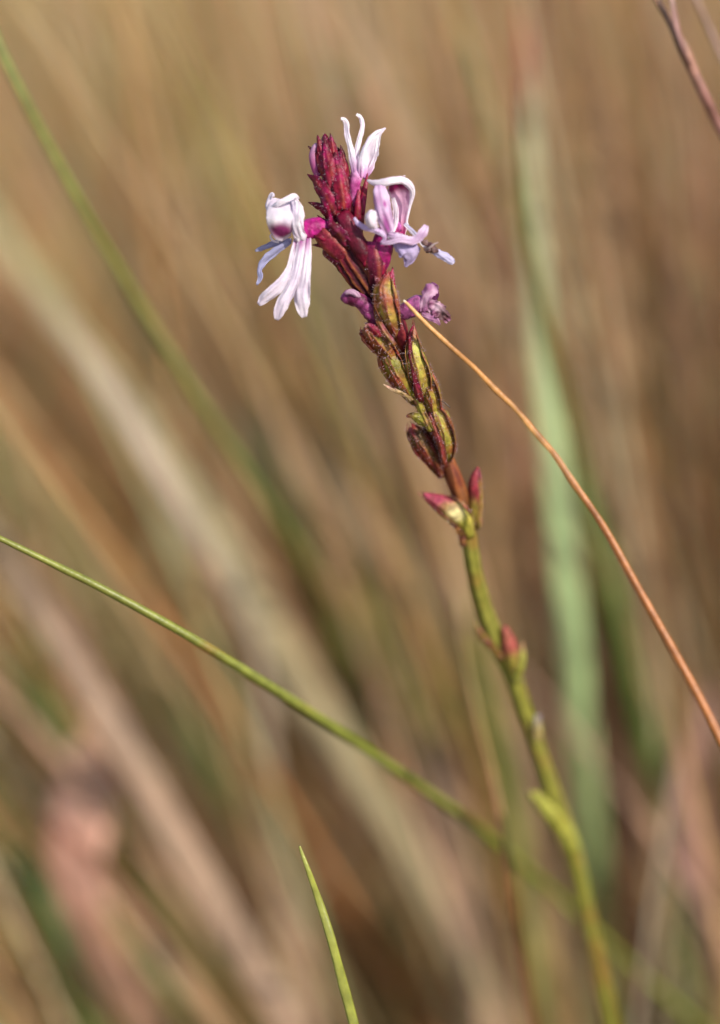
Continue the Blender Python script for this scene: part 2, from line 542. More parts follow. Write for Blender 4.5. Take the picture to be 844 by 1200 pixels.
# tall pale blade right of the spike and its neighbours
def c_wide(t, s, p):
    c = mix(lin('#b8b48c'), lin('#b8cc90'), sm(0.2, 0.5, t))
    c = mix(c, lin('#aecb84'), sm(0.5, 1, t))
    c = mix(lin('#b85048'), c, sm(0.08, 0.20, t))
    return c * (1 + 0.12 * math.sin(s * 9))
blade('pale_green_grass_leaf', [(612, 0, -112, 4, 10), (615, 50, -112, 10, 10), (617, 95, -110, 15, 12), (620, 150, -106, 18, 10), (626, 260, -102, 22, 6), (634, 380, -98, 26, 0), (645, 500, -94, 29, 0, .1),
                           (658, 620, -94, 32, 0, .1), (671, 750, -98, 33, 0, .1), (684, 880, -108, 32, 0, .1), (696, 1000, -125, 28, 0, .1), (706, 1120, -150, 24, 0, .1), (714, 1240, -170, 22, 0, .1)],
      c_wide, 'wide pale green upright blade with a red tip right of the spike')
def c_side(t, s, p):
    c = mix(lin('#9a9858'), lin('#789448'), sm(0.3, 0.6, t))
    return mix(lin('#8a3a30'), c, sm(0.06, 0.16, t))
blade('narrow_green_grass_leaf', [(604, 92, -48, 3, 20), (605, 130, -50, 6, 20), (609, 190, -54, 8, 20), (618, 270, -60, 10, 20), (632, 350, -66, 12, 20), (650, 430, -72, 14, 20), (672, 520, -80, 13, 15),
                             (698, 620, -88, 14, 10), (722, 710, -95, 14, 10), (748, 810, -105, 13, 10), (775, 920, -115, 12, 10), (800, 1040, -125, 12, 10)],
      c_side, 'narrow darker green blade with a reddish point lying over the wide pale blade')
# purple brown stalks at the upper right
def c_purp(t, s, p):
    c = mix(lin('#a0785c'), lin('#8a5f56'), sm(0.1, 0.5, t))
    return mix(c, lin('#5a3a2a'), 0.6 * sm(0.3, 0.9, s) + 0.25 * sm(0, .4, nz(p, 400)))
stalk('brown_sheathed_stalk', [(735, -60, -14, 5), (765, -8, -14, 6.5), (783, 22, -14, 8), (800, 55, -14, 13), (813, 84, -15, 12), (826, 112, -16, 11), (838, 138, -18, 11), (856, 172, -20, 11), (900, 260, -26, 11), (980, 420, -40, 11)],
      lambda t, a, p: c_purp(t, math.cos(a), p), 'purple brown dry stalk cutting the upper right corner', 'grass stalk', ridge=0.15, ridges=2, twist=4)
blade('dry_leaf_sheath', [(782, -40, -12, 6, -20), (788, 0, -12, 7, -20), (791, 20, -12.5, 8, -20), (799, 50, -13, 6, -20), (810, 76, -14, 3, -20)],
      const('#c8a898', '#a88078', '#7a5048'), 'short pale torn leaf sheath lying against the purple brown stalk', 'leaf sheath', root=False)
bpy.data.objects['dry_leaf_sheath'].parent = bpy.data.objects['brown_sheathed_stalk']
del bpy.data.objects['dry_leaf_sheath']['category']
stalk('pale_corner_stalk', [(800, -40, -28, 4), (814, -5, -28, 5), (828, 26, -30, 6), (842, 58, -31, 6), (866, 110, -33, 6), (930, 260, -44, 7)],
      const('#a88a80', '#a08074'), 'thin pale stalk crossing the extreme upper right corner', 'grass stalk')
stalk('thin_rusty_stalk', [(535, 700, -60, 4), (545, 770, -54, 5), (560, 840, -50, 6), (575, 900, -46, 6.5), (588, 960, -44, 7), (598, 1020, -44, 8), (606, 1080, -46, 9), (618, 1150, -48, 10), (632, 1230, -50, 10)],
      const('#8c7a50', '#8a6038', '#6e4424', '#5a3a20'), 'thin rusty brown stalk rising left of the lower flower stem', 'grass stalk')

# bigger blurred blades and stalks of the background, each one where it shows
BG = [
 # name, rows, colours, label
 ('straw_blade', [(-60, 180, -200, 24), (40, 330, -190, 30), (130, 450, -180, 38), (215, 570, -175, 42), (300, 700, -170, 42), (390, 850, -170, 40), (470, 980, -170, 40), (560, 1160, -170, 40)],
  ('#b4ac80', '#beb48c', '#beae84', '#bcaa80', '#b49c74'), 'broad pale straw blade slanting down from the left edge to the bottom centre'),
 ('straw_blade', [(40, 330, -150, 6), (85, 400, -150, 22), (130, 460, -148, 26), (180, 540, -146, 26), (235, 630, -150, 20), (300, 740, -160, 14)],
  ('#c8b4a0', '#c8b4a0', '#b8a48c'), 'pale greyish pink blade lying on the broad straw blade at mid left'),
 ('dry_blade', [(-30, 590, -150, 24), (20, 670, -148, 34), (70, 750, -145, 38), (130, 850, -140, 40), (190, 950, -140, 42), (255, 1060, -140, 42), (330, 1190, -140, 42)],
  ('#9c8468', '#b49880', '#bc9e84', '#b4967c', '#a88868'), 'brown taupe blade slanting from the left edge under the yellow-green stalk'),
 ('pink_dead_leaf', [(124, 830, -160, 14, 25), (106, 885, -156, 76, 25), (94, 950, -154, 104, 25), (86, 1010, -154, 100, 25), (92, 1070, -154, 92, 25), (124, 1140, -160, 76, 25), (172, 1220, -168, 60, 25)],
  ('#d0b090', '#e6b8a0', '#e0ac94', '#dab094', '#c8a484'), 'curled pinkish dead leaf standing upright at the lower left'),
 ('dry_blade', [(60, 960, -122, 8), (110, 1010, -120, 20), (160, 1070, -120, 26), (220, 1150, -120, 30), (270, 1220, -120, 30)],
  ('#8a4f40', '#a07c58', '#a0805c'), 'tan blade slanting across the bottom left below the pink leaf'),
 ('dry_blade', [(110, 860, -150, 10), (150, 930, -150, 22), (205, 1000, -150, 30), (260, 1090, -150, 34), (330, 1210, -150, 34)],
  ('#806448', '#957c5c', '#9c8062'), 'narrow tan blade running just right of the pink dead leaf'),
 ('straw_blade', [(190, 600, -220, 20), (260, 680, -210, 40), (340, 800, -200, 46), (420, 920, -195, 46), (500, 1040, -190, 48), (580, 1180, -190, 48)],
  ('#a49272', '#b09e7c', '#b4a080', '#b89c80', '#b29678'), 'second broad straw blade parallel to the broadest one on its right'),
 ('dry_blade', [(300, 470, -230, 20), (370, 560, -220, 34), (450, 640, -220, 38), (540, 730, -225, 40), (620, 850, -230, 40)],
  ('#9c8468', '#ae9272', '#a88c74'), 'tan blade passing behind the spike at mid height'),
 ('dry_blade', [(150, 180, -260, 20), (220, 270, -250, 36), (300, 350, -240, 40), (390, 430, -240, 40), (480, 560, -240, 40)],
  ('#947450', '#a88864', '#a08060', '#947c58'), 'brown blade slanting behind the left white flower'),
 ('dry_blade', [(360, -60, -260, 26), (420, 40, -250, 44), (470, 150, -240, 50), (510, 260, -235, 46), (550, 400, -230, 42), (580, 560, -230, 40)],
  ('#a88c66', '#b89a76', '#b0906c', '#a4885e'), 'broad pale brown blade curving down behind the top flower'),
 ('dry_blade', [(520, -60, -180, 10), (545, 80, -175, 16), (560, 250, -170, 18), (570, 450, -165, 18), (580, 650, -165, 20), (600, 900, -165, 20), (620, 1240, -165, 20)],
  ('#a48656', '#a88458', '#a4825a', '#9c8460'), 'upright tan stalk between the spike and the wide pale blade'),
 ('dry_blade', [(690, -60, -200, 18), (715, 150, -190, 28), (730, 350, -185, 30), (745, 550, -185, 30), (760, 800, -185, 30), (775, 1240, -185, 30)],
  ('#a8845e', '#a8825e', '#a07e58', '#947c50'), 'reddish brown upright blade right of the wide pale blade'),
 ('dry_blade', [(780, -60, -230, 20), (800, 120, -220, 36), (812, 320, -215, 38), (818, 520, -215, 38), (822, 800, -215, 38), (830, 1240, -215, 38)],
  ('#a88468', '#ac866a', '#a47c54', '#9a7a4c', '#8c744a'), 'broad reddish blade standing along the right edge'),
 ('dry_blade', [(640, -60, -160, 6), (668, 100, -160, 12), (700, 300, -155, 14), (735, 480, -150, 14), (775, 660, -150, 14), (810, 830, -150, 14), (850, 1050, -150, 14)],
  ('#a47c52', '#9c744c', '#90643c'), 'thin brown stalk leaning across the right background'),
 ('green_blade', [(330, 560, -230, 6), (352, 620, -225, 18), (378, 690, -220, 24), (410, 770, -225, 22), (450, 860, -230, 18), (500, 980, -235, 16)],
  ('#70803c', '#647834', '#687434', '#707038'), 'dark green blade in the centre background left of the stem'),
 ('green_blade', [(-20, 980, -150, 8), (20, 1010, -150, 26), (50, 1060, -148, 26), (80, 1130, -146, 24), (110, 1210, -145, 22)],
  ('#3c6a24', '#44702c', '#4c6c34'), 'dark green blade at the bottom left corner'),
 ('green_blade', [(690, 560, -120, 6), (712, 640, -150, 14), (735, 760, -155, 16), (755, 860, -160, 16), (785, 980, -165, 14), (820, 1130, -170, 14)],
  ('#7c8f4c', '#6c8440', '#5c7a30', '#64763a'), 'mid green blade low on the right behind the wide pale blade'),
 ('pink_dead_leaf', [(840, 800, -170, 10), (815, 880, -165, 50), (808, 960, -165, 56), (830, 1060, -165, 44), (860, 1180, -165, 40)],
  ('#a07868', '#b08078', '#a87868'), 'pinkish dead leaf at the lower right edge'),
 ('pink_dead_leaf', [(300, 930, -200, 8), (325, 990, -198, 40), (338, 1060, -196, 50), (345, 1130, -195, 46), (360, 1230, -195, 40)],
  ('#a88c70', '#b09078', '#b0907a'), 'pale pinkish dead leaf behind the sharp green grass tip'),
 ('pink_dead_leaf', [(500, 850, -180, 8), (520, 900, -178, 46), (530, 970, -176, 52), (545, 1050, -175, 44), (560, 1230, -175, 36)],
  ('#9c8468', '#a88a70', '#a08468'), 'pale brownish pink dead leaf between straw blades and flower stem'),
 ('green_blade', [(560, 690, -150, 6), (565, 780, -150, 24), (590, 900, -150, 28), (610, 1010, -150, 26), (640, 1240, -150, 24)],
  ('#7a7c34', '#767830', '#6a7038'), 'olive green blade rising behind the lower flower stem'),
 ('green_blade', [(20, 740, -190, 6), (40, 790, -188, 34), (66, 850, -186, 44), (95, 910, -186, 34), (130, 990, -190, 20), (190, 1120, -195, 16)],
  ('#5c6c30', '#4c6428', '#506428', '#586830'), 'short dark green leaf above the pink dead leaf at the left'),
 ('green_blade', [(205, 790, -200, 6), (222, 830, -198, 26), (240, 875, -196, 34), (262, 925, -198, 26), (300, 1010, -205, 16), (360, 1150, -210, 14)],
  ('#586c2c', '#4c5c28', '#505c28'), 'short dark green leaf below the yellow-green stalk, right of the pink leaf'),
 ('green_blade', [(400, 640, -230, 8), (430, 710, -225, 50), (465, 780, -222, 70), (500, 850, -222, 60), (540, 960, -225, 40), (590, 1120, -225, 30)],
  ('#84803c', '#7c7c34', '#787430', '#7a7038'), 'broad olive green leaf blurred left of the lower flower stem'),
 ('straw_blade', [(790, 900, -110, 4), (776, 990, -110, 8), (762, 1080, -110, 9), (742, 1240, -110, 9)],
  ('#a89880', '#a08c74'), 'thin pale straw blade leaning right at the lower right'),
 ('grey_green_blade', [(440, 180, -260, 20), (400, 60, -265, 30), (380, 330, -255, 34), (400, 500, -250, 36), (430, 700, -250, 34)][1:],
  ('#8c8a60', '#84845c', '#7c7c50'), 'grey green blade behind the red bud tip'),
 ('grey_green_blade', [(150, 330, -280, 20), (210, 430, -270, 46), (290, 520, -265, 52), (370, 620, -260, 50), (460, 760, -255, 46)],
  ('#808058', '#828458', '#787c50'), 'grey green blade in the blur below the left white flower'),
]
for nm, rows, cs, lab in BG:
    rows = [(r[0], r[1], r[2] * 0.72, r[3] * 0.8) + tuple(r[4:]) for r in rows]
    nm = nm.replace('_blade', '_grass_leaf')
    grp = {'pink_dead_leaf': 'dead leaves in the blurred grass'}.get(nm, 'broad grass leaves blurred behind the spike')
    blade(nm, rows, const(*cs), lab, 'dead leaf' if 'dead' in nm else 'grass leaf', n=36, wave=0.12, seed=len(lab) * 0.7, group=grp)

# ------------------------------------------------------------ THE PLANT
AX = [(384, 168, 1), (390, 195, 1), (397, 225, 1), (406, 262, 0.5), (424, 310, 0), (447, 358, -0.5), (470, 412, -2), (489, 458, -4), (507, 502, -6), (525, 545, -8), (540, 583, -9.5),
      (548, 618, -11), (553, 655, -12), (563, 700, -14), (577, 742, -15.5), (598, 785, -17), (616, 838, -19), (634, 890, -20.5), (652, 945, -22.5), (668, 990, -24), (682, 1045, -26), (696, 1110, -28), (708, 1165, -30), (718, 1215, -32)]
AXR = [3, 5, 6, 8, 9, 9, 9, 9, 9, 9.5, 9.5, 9.5, 9, 9.5, 10.5, 10, 9.5, 9.5, 10.5, 11, 9.5, 9.5, 9.5, 9.5]
base = at(*AX[-1])
plant = empty('flowering_plant', (base.x + 0.008, base.y + 0.01, 0.0))
tag(plant, 'upright wild flower spike with dark red buds and white and pink lipped flowers', 'flowering plant')

RED, DRED, MAG, DMAG = lin('#7c0e2a'), lin('#440a18'), lin('#b0186c'), lin('#7a1048')
WHT, LIL, PNK, GRYL = lin('#f4ecf0'), lin('#e2cfe2'), lin('#d68fc0'), lin('#b9b3cf')
YGR, OLV, BRN, CRM = lin('#9c9c3c'), lin('#6f6c28'), lin('#7a4a2c'), lin('#d8c890')
PURP, DPUR, RUST = lin('#8c4a80'), lin('#542040'), lin('#a0522c')

def pyof(p):
    q = Vector(p) - CEN
    return 600 - q.dot(V) / K * S / (S + q.dot(F))
def c_stem(t, a, p):
    y = pyof(p)
    rib = 0.5 + 0.5 * math.cos(4 * a + 0.6)
    top = mix(DRED, lin('#8a4a22'), rib * 0.8)
    mid = mix(lin('#5c2416'), lin('#93502c'), rib)
    low = mix(lin('#66621e'), lin('#8c8838'), rib)
    c = mix(top, mid, sm(330, 420, y))
    c = mix(c, low, sm(575, 640, y))
    return mix(c, lin('#8a5a2c'), 0.5 * sm(0.1, 0.5, nz(p, 260)))
def pd(rows):
    return [tuple(r[:2]) + (r[2] - 0.032 * max(0, r[1] - 560),) + tuple(r[3:]) for r in rows]

AX = pd(AX)
rows = [list(a) + [r] for a, r in zip(AX, AXR)]
A = catmull(rows, 150)
pts = [at(*a[:3]) for a in A]; rr_ = [a[3] * K * depscale(a[2]) for a in A]
b = pts[-1]
ext = catmull([list(b), [b.x + 0.003, b.y + 0.004, b.z * 0.66], [b.x + 0.006, b.y + 0.008, b.z * 0.33], [b.x + 0.008, b.y + 0.01, -0.004]], 30)[1:]
pts += [Vector(e) for e in ext]; rr_ += [rr_[-1] * (1 + 0.3 * i / 29) for i in range(29)]
stem = sweep_w('stem', pts, rr_, rr_, M_STEM, c_stem, plant, seg=20, ridge=0.07, ridges=4, lump=0.10, lumpf=420, phase=0.6)
axpts = pts

# helpers bound to the spike -------------------------------------------------
def red_bract(tipc=DRED, basec=RED, mid=None, edge=DRED):
    mid = RUST if mid is None else mid
    def f(t, s, p):                       # t 0 base .. 1 tip
        c = mix(basec, tipc, sm(0.35, 1.0, t))
        c = mix(c, mid, 0.45 * (1 - sm(0.0, 0.35, abs(s))) * (1 - t))
        c = mix(c, edge, 0.6 * sm(0.65, 1.0, abs(s)))
        c = mix(c, MAG, 0.30 * sm(0.0, 0.5, nz(p, 900, 5)))
        return c
    return f

def axis_at(y):
    """point, direction on the spike axis at photo height y"""
    best = min(range(1, 148), key=lambda i: abs(A[i][1] - y))
    return at(*A[best][:3]), (at(*A[best - 1][:3]) - at(*A[best + 1][:3])).normalized()

def axis_bract(name, y, length, phi, r0, r1, r2, width, colf, cup=0.5, mat=None, n=16, parent=None, **kw):
    """scale leaf at photo height y; phi 0 = right, 90 = towards the lens, 180 = left"""
    P0, T = axis_at(y)
    N = (-F - T * (-F).dot(T)).normalized(); R = N.cross(T).normalized()
    if R.x < 0: R = -R
    a = math.radians(phi)
    D = R * math.cos(a) + N * math.sin(a)
    pts, nr, wd, cu = [], [], [], []
    for i in range(n):
        t = i / (n - 1)
        rad = (r0 * (1 - t) ** 2 + 2 * r1 * 1.3 * t * (1 - t) + r2 * t * t) * K
        pts.append(P0 + T * (length * t * K) + D * rad)
        nr.append(D)
        wd.append(width * K * max(0.03, math.sin(math.pi * min(1, (t * 0.80 + 0.20))) ** 0.8))
        cu.append(cup * (1 - 0.4 * t))
    return ribbon_w(name, pts, nr, wd, mat or M_FLESH, colf, parent or plant, ns=5, cup=cu, th=0.00014, vein=0.0, wave=0.35, wavef=1.6, fringe=0.18, keel=True, seed=y * 0.37 + phi, **kw)

hair_src = []
# --- red bud cone at the top
k = 0
for lvl, (y, n_, L_, rad, wdt) in enumerate([(252, 5, 40, 13, 27), (234, 5, 40, 13.5, 27), (214, 5, 36, 12.5, 25), (198, 5, 30, 11, 21), (186, 4, 25, 8, 17), (178, 3, 20, 5, 12)]):
    for i in range(n_):
        phi = (i * 360 / n_ + lvl * 47 + 20) % 360
        o = axis_bract('bract', y + random.uniform(-3, 3), L_ * random.uniform(.92, 1.08), phi, 4, rad, rad * random.uniform(0.30, 0.62), wdt,
                       red_bract(tipc=lin('#5a0a22'), basec=lin('#760c2a'), mid=lin('#86301e')))
        hair_src.append(o)
# long pointed bracts of the outline (base -> tip)
def sil(rows, colf=None, name='bract', **kw):
    o = ribbon(name, pd(rows), M_FLESH, colf or red_bract(), plant, n=20, ns=5, th=0.00014, wave=0.4, wavef=1.5, fringe=0.2, keel=True, seed=rows[0][0] * .21, **kw)
    hair_src.append(o); return o
sil([(392, 262, 1.5, 12, -30, .5), (384, 250, 1.8, 13, -35, .5), (374, 242, 1.8, 9, -30, .4), (361, 237, 1.5, 1)])
sil([(391, 250, 1.2, 12, -30, .5), (382, 241, 1.2, 9, -35, .5), (375, 231, 1.0, 1)])
sil([(394, 252, 3.0, 16, -20, .5), (385, 232, 3.2, 20, -25, .5), (373, 214, 2.6, 14, -30, .4), (360, 204, 2.0, 1)])
sil([(386, 215, 2.0, 12, -30, .5), (377, 196, 2.2, 14, -35, .5), (370, 180, 1.6, 8, -35, .4), (361, 171, 1.2, 1)])
sil([(398, 225, 2.2, 12, 30, .5), (404, 200, 2.4, 12, 30, .5), (402, 183, 2.0, 8, 25, .4), (399, 170, 1.8, 1)])
sil([(403, 245, 3.4, 16, 10, .5), (400, 220, 3.8, 19, 10, .5), (396, 196, 3.2, 14, 5, .4), (392, 178, 2.6, 1)])
sil([(394, 225, 3.2, 15, 0, .5), (388, 200, 3.4, 16, 0, .5), (383, 178, 2.8, 9, 0, .4), (380, 157, 2.2, 1)])
sil([(384, 200, 2.2, 10, 0, .5), (378, 180, 2.2, 11, -10, .5), (374, 166, 2.0, 6, 0, .4), (372, 158, 1.8, 1)])
sil([(392, 200, 2.0, 10, 0, .5), (391, 180, 2.2, 11, 10, .5), (389, 166, 2.0, 6, 0, .4), (387, 156, 1.8, 1)])
# unopened pale pink bud on the left of the cone
def c_bud(t, a, p):
    return mix(mix(MAG, PNK, 0.4), lin('#d8a8c8'), sm(0.2, 0.9, t))
sweep('flower_bud', [(373, 207, 1.0, 4), (370, 196, 1.2, 5.5), (367, 183, 1.2, 5), (369, 173, 1.4, 3.6), (371, 168, 1.4, 1.5)], M_PETAL, c_bud, plant, n=18, seg=12)

# --- calyces of the middle of the spike
def c_cal(dark=DRED, light=RED, rib=RUST, topc=None, green=None, gpos=(0.1, 0.5), m=5, ph=0.0):
    topc = light if topc is None else topc
    def f(t, a, p):                       # t 0 base .. 1 mouth
        r = 0.5 + 0.5 * math.cos(m * a + ph)
        c = mix(dark, light, sm(0, 0.7, t) * 0.7 + 0.3 * nz(p, 900))
        if green is not None:
            c = mix(c, green, (1 - r) * (1 - sm(gpos[0], gpos[1], t)))
        c = mix(c, rib, 0.55 * sm(0.6, 0.95, r) * (1 - 0.5 * t))
        c = mix(c, topc, sm(0.75, 1.0, t))
        return c
    return f
def calyx(rows, colf, name='calyx', parent=None, hair=True, **kw):
    kw.setdefault('ridge', 0.07); kw.setdefault('ridges', 5)
    o = sweep(name, rows, M_FLESH, colf, parent or plant, n=24, seg=20, lump=0.10, lumpf=1500, **kw)
    if hair: hair_src.append(o)
    return o

# long tight bracts clasping the axis between the open flowers
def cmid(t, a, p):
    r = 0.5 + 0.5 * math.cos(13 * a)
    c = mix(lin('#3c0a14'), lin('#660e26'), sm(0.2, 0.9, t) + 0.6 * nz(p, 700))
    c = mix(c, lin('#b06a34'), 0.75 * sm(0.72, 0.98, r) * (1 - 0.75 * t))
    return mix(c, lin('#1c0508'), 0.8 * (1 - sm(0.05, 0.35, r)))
M_MID = plant_mat('ribbed_calyx', rough=0.6, trans=0.03, spec=0.2, nscale=1500, namt=0.4, bump=0.9, bscale=2600)
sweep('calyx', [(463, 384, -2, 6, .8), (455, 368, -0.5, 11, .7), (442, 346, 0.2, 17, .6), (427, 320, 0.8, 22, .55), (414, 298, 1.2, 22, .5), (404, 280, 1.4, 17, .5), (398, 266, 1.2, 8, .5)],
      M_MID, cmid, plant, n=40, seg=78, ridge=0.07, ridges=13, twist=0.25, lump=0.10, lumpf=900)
calyx([(440, 322, 1, 5, .8), (427, 300, 2.6, 9, .8), (414, 276, 3.0, 11, .7), (404, 256, 2.8, 10, .7), (398, 244, 2.2, 4, .7)], red_c := (lambda t, a, p: mix(lin('#440a18'), lin('#6a0e2a'), t + .6 * nz(p, 800))), hair=False, ridge=0.05, ridges=5)
for (b_, t_, w_, d_, an) in [((420, 338), (380, 286), 14, 1.2, -60), ((414, 298), (387, 250), 17, 3.4, -30), ((454, 356), (440, 306), 12, 2.6, 25)]:
    mx_ = ((b_[0] + t_[0]) / 2 - 2, (b_[1] + t_[1]) / 2)
    sil([(b_[0], b_[1], d_ - 2, w_ * 0.6, an, .3), (mx_[0] * 0.5 + b_[0] * 0.5, mx_[1] * 0.5 + b_[1] * 0.5, d_ - 0.6, w_, an, .4), (mx_[0], mx_[1], d_, w_, an, .4),
         (t_[0] + 1, t_[1] + 12, d_, w_ * 0.6, an, .3), (t_[0], t_[1], d_ - 0.4, 1, an, 0)],
        red_bract(tipc=lin('#780f30'), basec=lin('#4a1014'), mid=lin('#8a4a28'), edge=lin('#2c060e')))

# --- flower maker pieces ------------------------------------------------------
def flower(loc, label):
    e = empty('flower', at(*loc), plant)
    e['label'] = label
    return e
def petal(rows, colf, parent, name='petal', n=30, **kw):
    kw.setdefault('ns', 9); kw.setdefault('th', 0.00007); kw.setdefault('vein', 0.00012); kw.setdefault('veins', 2.5); kw.setdefault('wave', 0.40); kw.setdefault('fringe', 0.22)
    kw.setdefault('seed', rows[0][0] * 0.13 + rows[-1][1] * 0.31)
    return ribbon(name, rows, M_PETAL, colf, parent, n=n, **kw)

# ===== left flower, white with magenta throat =====
f1 = flower((368, 268, 1), 'left flower with white hood and three long hanging white lobes')
f1cal = calyx([(420, 322, 0, 8), (406, 303, 0.8, 12), (394, 289, 1.2, 14), (381, 276, 1.4, 13), (373, 268, 1.4, 10)], c_cal(light=lin('#8a2038'), topc=lin('#6a1028')), parent=f1)
for (x0, y0, x1, y1, d) in [(386, 288, 366, 287, 1.6), (390, 270, 372, 252, 1.8), (384, 280, 368, 276, 2.6)]:
    ribbon('calyx_tooth', [(x0, y0, d, 9, 0, .4), ((x0 + x1) / 2, (y0 + y1) / 2, d + .2, 6, 0, .4), (x1, y1, d, 1)], M_FLESH, red_bract(), f1, n=10, ns=3)
t1 = sweep('corolla_tube', [(388, 276, 1.2, 9), (378, 268, 1.4, 11.5), (369, 267, 1.5, 12.5), (361, 270, 1.6, 12), (355, 275, 1.6, 9.5), (352, 280, 1.6, 5)], M_FLESH,
      lambda t, a, p: mix(mix(DMAG, lin('#c22a88'), 0.55 + 0.8 * nz(p, 1500)), lin('#d050a0'), sm(.6, 1, t)), f1, n=22, lump=0.12, lumpf=1800)
def c_hood(t, s, p):
    c = mix(WHT, LIL, 0.35 + 0.6 * nz(p, 700))
    d = math.hypot((t - 0.74) / 0.17, (s + 0.15) / 1.0)
    return mix(c, lin('#98186c'), 0.95 * (1 - sm(0.45, 1.2, d)))
petal([(336, 233, -1.0, 18, 10, .1), (334, 237, 1.8, 33, 5, .12), (332, 246, 3.2, 39, 0, .18), (332, 256, 3.6, 40, 0, .2), (332, 266, 3.4, 36, 0, .2), (333, 274, 2.6, 27, 0, .2), (336, 280, 1.6, 12)], c_hood, f1, 'upper_lip', n=40, ns=10, wave=0.22, wavef=0.8, th=0.00014, fringe=0.04, vein=0.00010, veins=2)
petal([(343, 233, 2.2, 8, 15, .2), (346, 244, 3.7, 11, 25, .2), (346, 256, 4.1, 12, 30, .2), (347, 268, 3.8, 12, 25, .2), (350, 279, 3.0, 8, 10, .2)], lambda t, s, p: mix(mix(WHT, LIL, .6), WHT, sm(-.2, .8, s) + nz(p, 500)), f1, 'petal_fold', n=26, wave=0.4)
# rolled upper edge, side lobe and hooked tip of the hood
cw = lambda t, s, p: mix(WHT, LIL, 0.25 + 0.5 * nz(p, 800))
petal([(318, 244, 3.0, 5, 0, .3), (326, 239, 3.8, 7, 0, .4), (336, 234, 4.0, 7, 0, .4), (345, 230, 3.4, 7, 0, .3), (350, 234, 2.6, 4)], cw, f1, 'petal_edge', n=18)
petal([(343, 232, 2.4, 6, 25, .2), (349, 243, 3.0, 13, 30, .35), (350, 258, 3.2, 15, 30, .4), (350, 272, 3.0, 15, 25, .4), (352, 281, 2.6, 15, 10, .3), (354, 287, 2.0, 5)], cw, f1, n=24)
petal([(316, 250, 2.6, 9, -30, .3), (314, 241, 2.4, 8, -30, .3), (316, 233, 2.0, 6, -20, .3), (319, 227, 2.2, 4, 0, .3), (321, 230, 2.8, 3)], cw, f1, n=18)
def c_lobe(t, s, p):
    c = mix(WHT, LIL, 0.22 + 0.4 * abs(math.sin(s * 7)) + 0.3 * nz(p, 600))
    return mix(lin('#a83a94'), c, sm(0.0, 0.24, t + 0.12 * abs(s)))
petal([(349, 279, 2.2, 8, -10, .2), (345, 296, 2.6, 10, -10, .3), (341, 314, 3.0, 11, -10, .3), (333, 329, 3.2, 14, -12, .25), (321, 341, 3.2, 15, -15, .2), (310, 350, 2.8, 13, -20, .15), (303, 357, 2.4, 5)], c_lobe, f1, 'lower_lobe', fringe=0.14)
petal([(354, 278, 2.6, 9, 0, .2), (351, 298, 3.0, 11, 0, .3), (347, 320, 3.4, 11, 0, .3), (340, 340, 3.6, 13, -5, .2), (332, 354, 3.4, 15, -5, .2), (327, 366, 3.0, 13, 0, .15), (324, 375, 2.6, 5)], c_lobe, f1, 'lower_lobe', fringe=0.14)
petal([(360, 277, 2.2, 9, 5, .2), (359.5, 298, 2.8, 12, 5, .3), (357, 320, 3.3, 15, 5, .3), (354, 338, 3.5, 20, 5, .2), (354, 352, 3.3, 19, 5, .2), (355, 364, 3.0, 13, 5, .15), (357, 372, 2.6, 6)], c_lobe, f1, 'lower_lobe', fringe=0.12)
cb = lambda t, s, p: mix(lin('#c2bfdc'), lin('#a49fc2'), 0.4 + 0.6 * nz(p, 700))  # bluish shade of the left side lobes, put into their colour
petal([(342, 281, 1.0, 4, -20, .2), (331, 283, 0.6, 7, -40, .2), (319, 287, 0.2, 10, -45, .2), (308, 291, 0, 8, -40, .1), (299, 294, -.2, 2)], cb, f1, 'side_lobe', n=22)
petal([(341, 283, 1.4, 4, -20, .2), (330, 290, 1.2, 8, -30, .2), (319, 298, 1.0, 10, -35, .2), (309, 307, .8, 9, -25, .1), (304, 317, .8, 6, 20, .1), (305, 325, 1.0, 7, 40, .1), (301, 334, 1.0, 2)], cb, f1, 'side_lobe', n=26)
petal([(327, 284, 1.6, 2.2), (320, 282, 1.8, 2.6), (317, 277, 2, 2.2), (318, 274, 2, 1)], cw, f1, 'style', n=12, ns=2)

# ===== top flower, four white strap petals =====
f2 = flower((420, 205, 1), 'topmost flower with narrow white straps pointing up')
calyx([(414, 292, -1, 6), (416, 270, 0, 9), (417, 250, 0.6, 10), (418, 232, 0.8, 9), (419, 218, 1, 7)], c_cal(light=lin('#8a2a34'), rib=lin('#a4643a')), parent=f2)
for (x0, y0, x1, y1, d, w_) in [(423, 240, 431, 203, 1.6, 9), (411, 240, 408, 205, 1.8, 8), (419, 245, 420, 222, 2.6, 9)]:
    ribbon('calyx_tooth', [(x0, y0 + 12, d, w_, 0, .4), ((x0 + x1) / 2, (y0 + y1) / 2 + 4, d + .2, w_ * .8, 0, .4), (x1, y1, d, 1)], M_FLESH, red_bract(tipc=lin('#7c1e38')), f2, n=12, ns=3)
sweep('corolla_tube', [(416, 243, 1.2, 4), (415, 228, 1.8, 6), (416, 214, 2.0, 7), (419, 202, 2.0, 7.5), (422, 194, 1.8, 6)], M_FLESH,
      lambda t, a, p: mix(mix(lin('#a8387c'), lin('#d088b8'), 0.4 + nz(p, 900)), lin('#e0c4dc'), sm(.55, .95, t)), f2, n=20, lump=0.05)
def c_strap(t, s, p):
    c = mix(WHT, LIL, 0.2 + 0.5 * nz(p, 700))
    return mix(lin('#cf8cc4'), c, sm(0.0, 0.28, t))
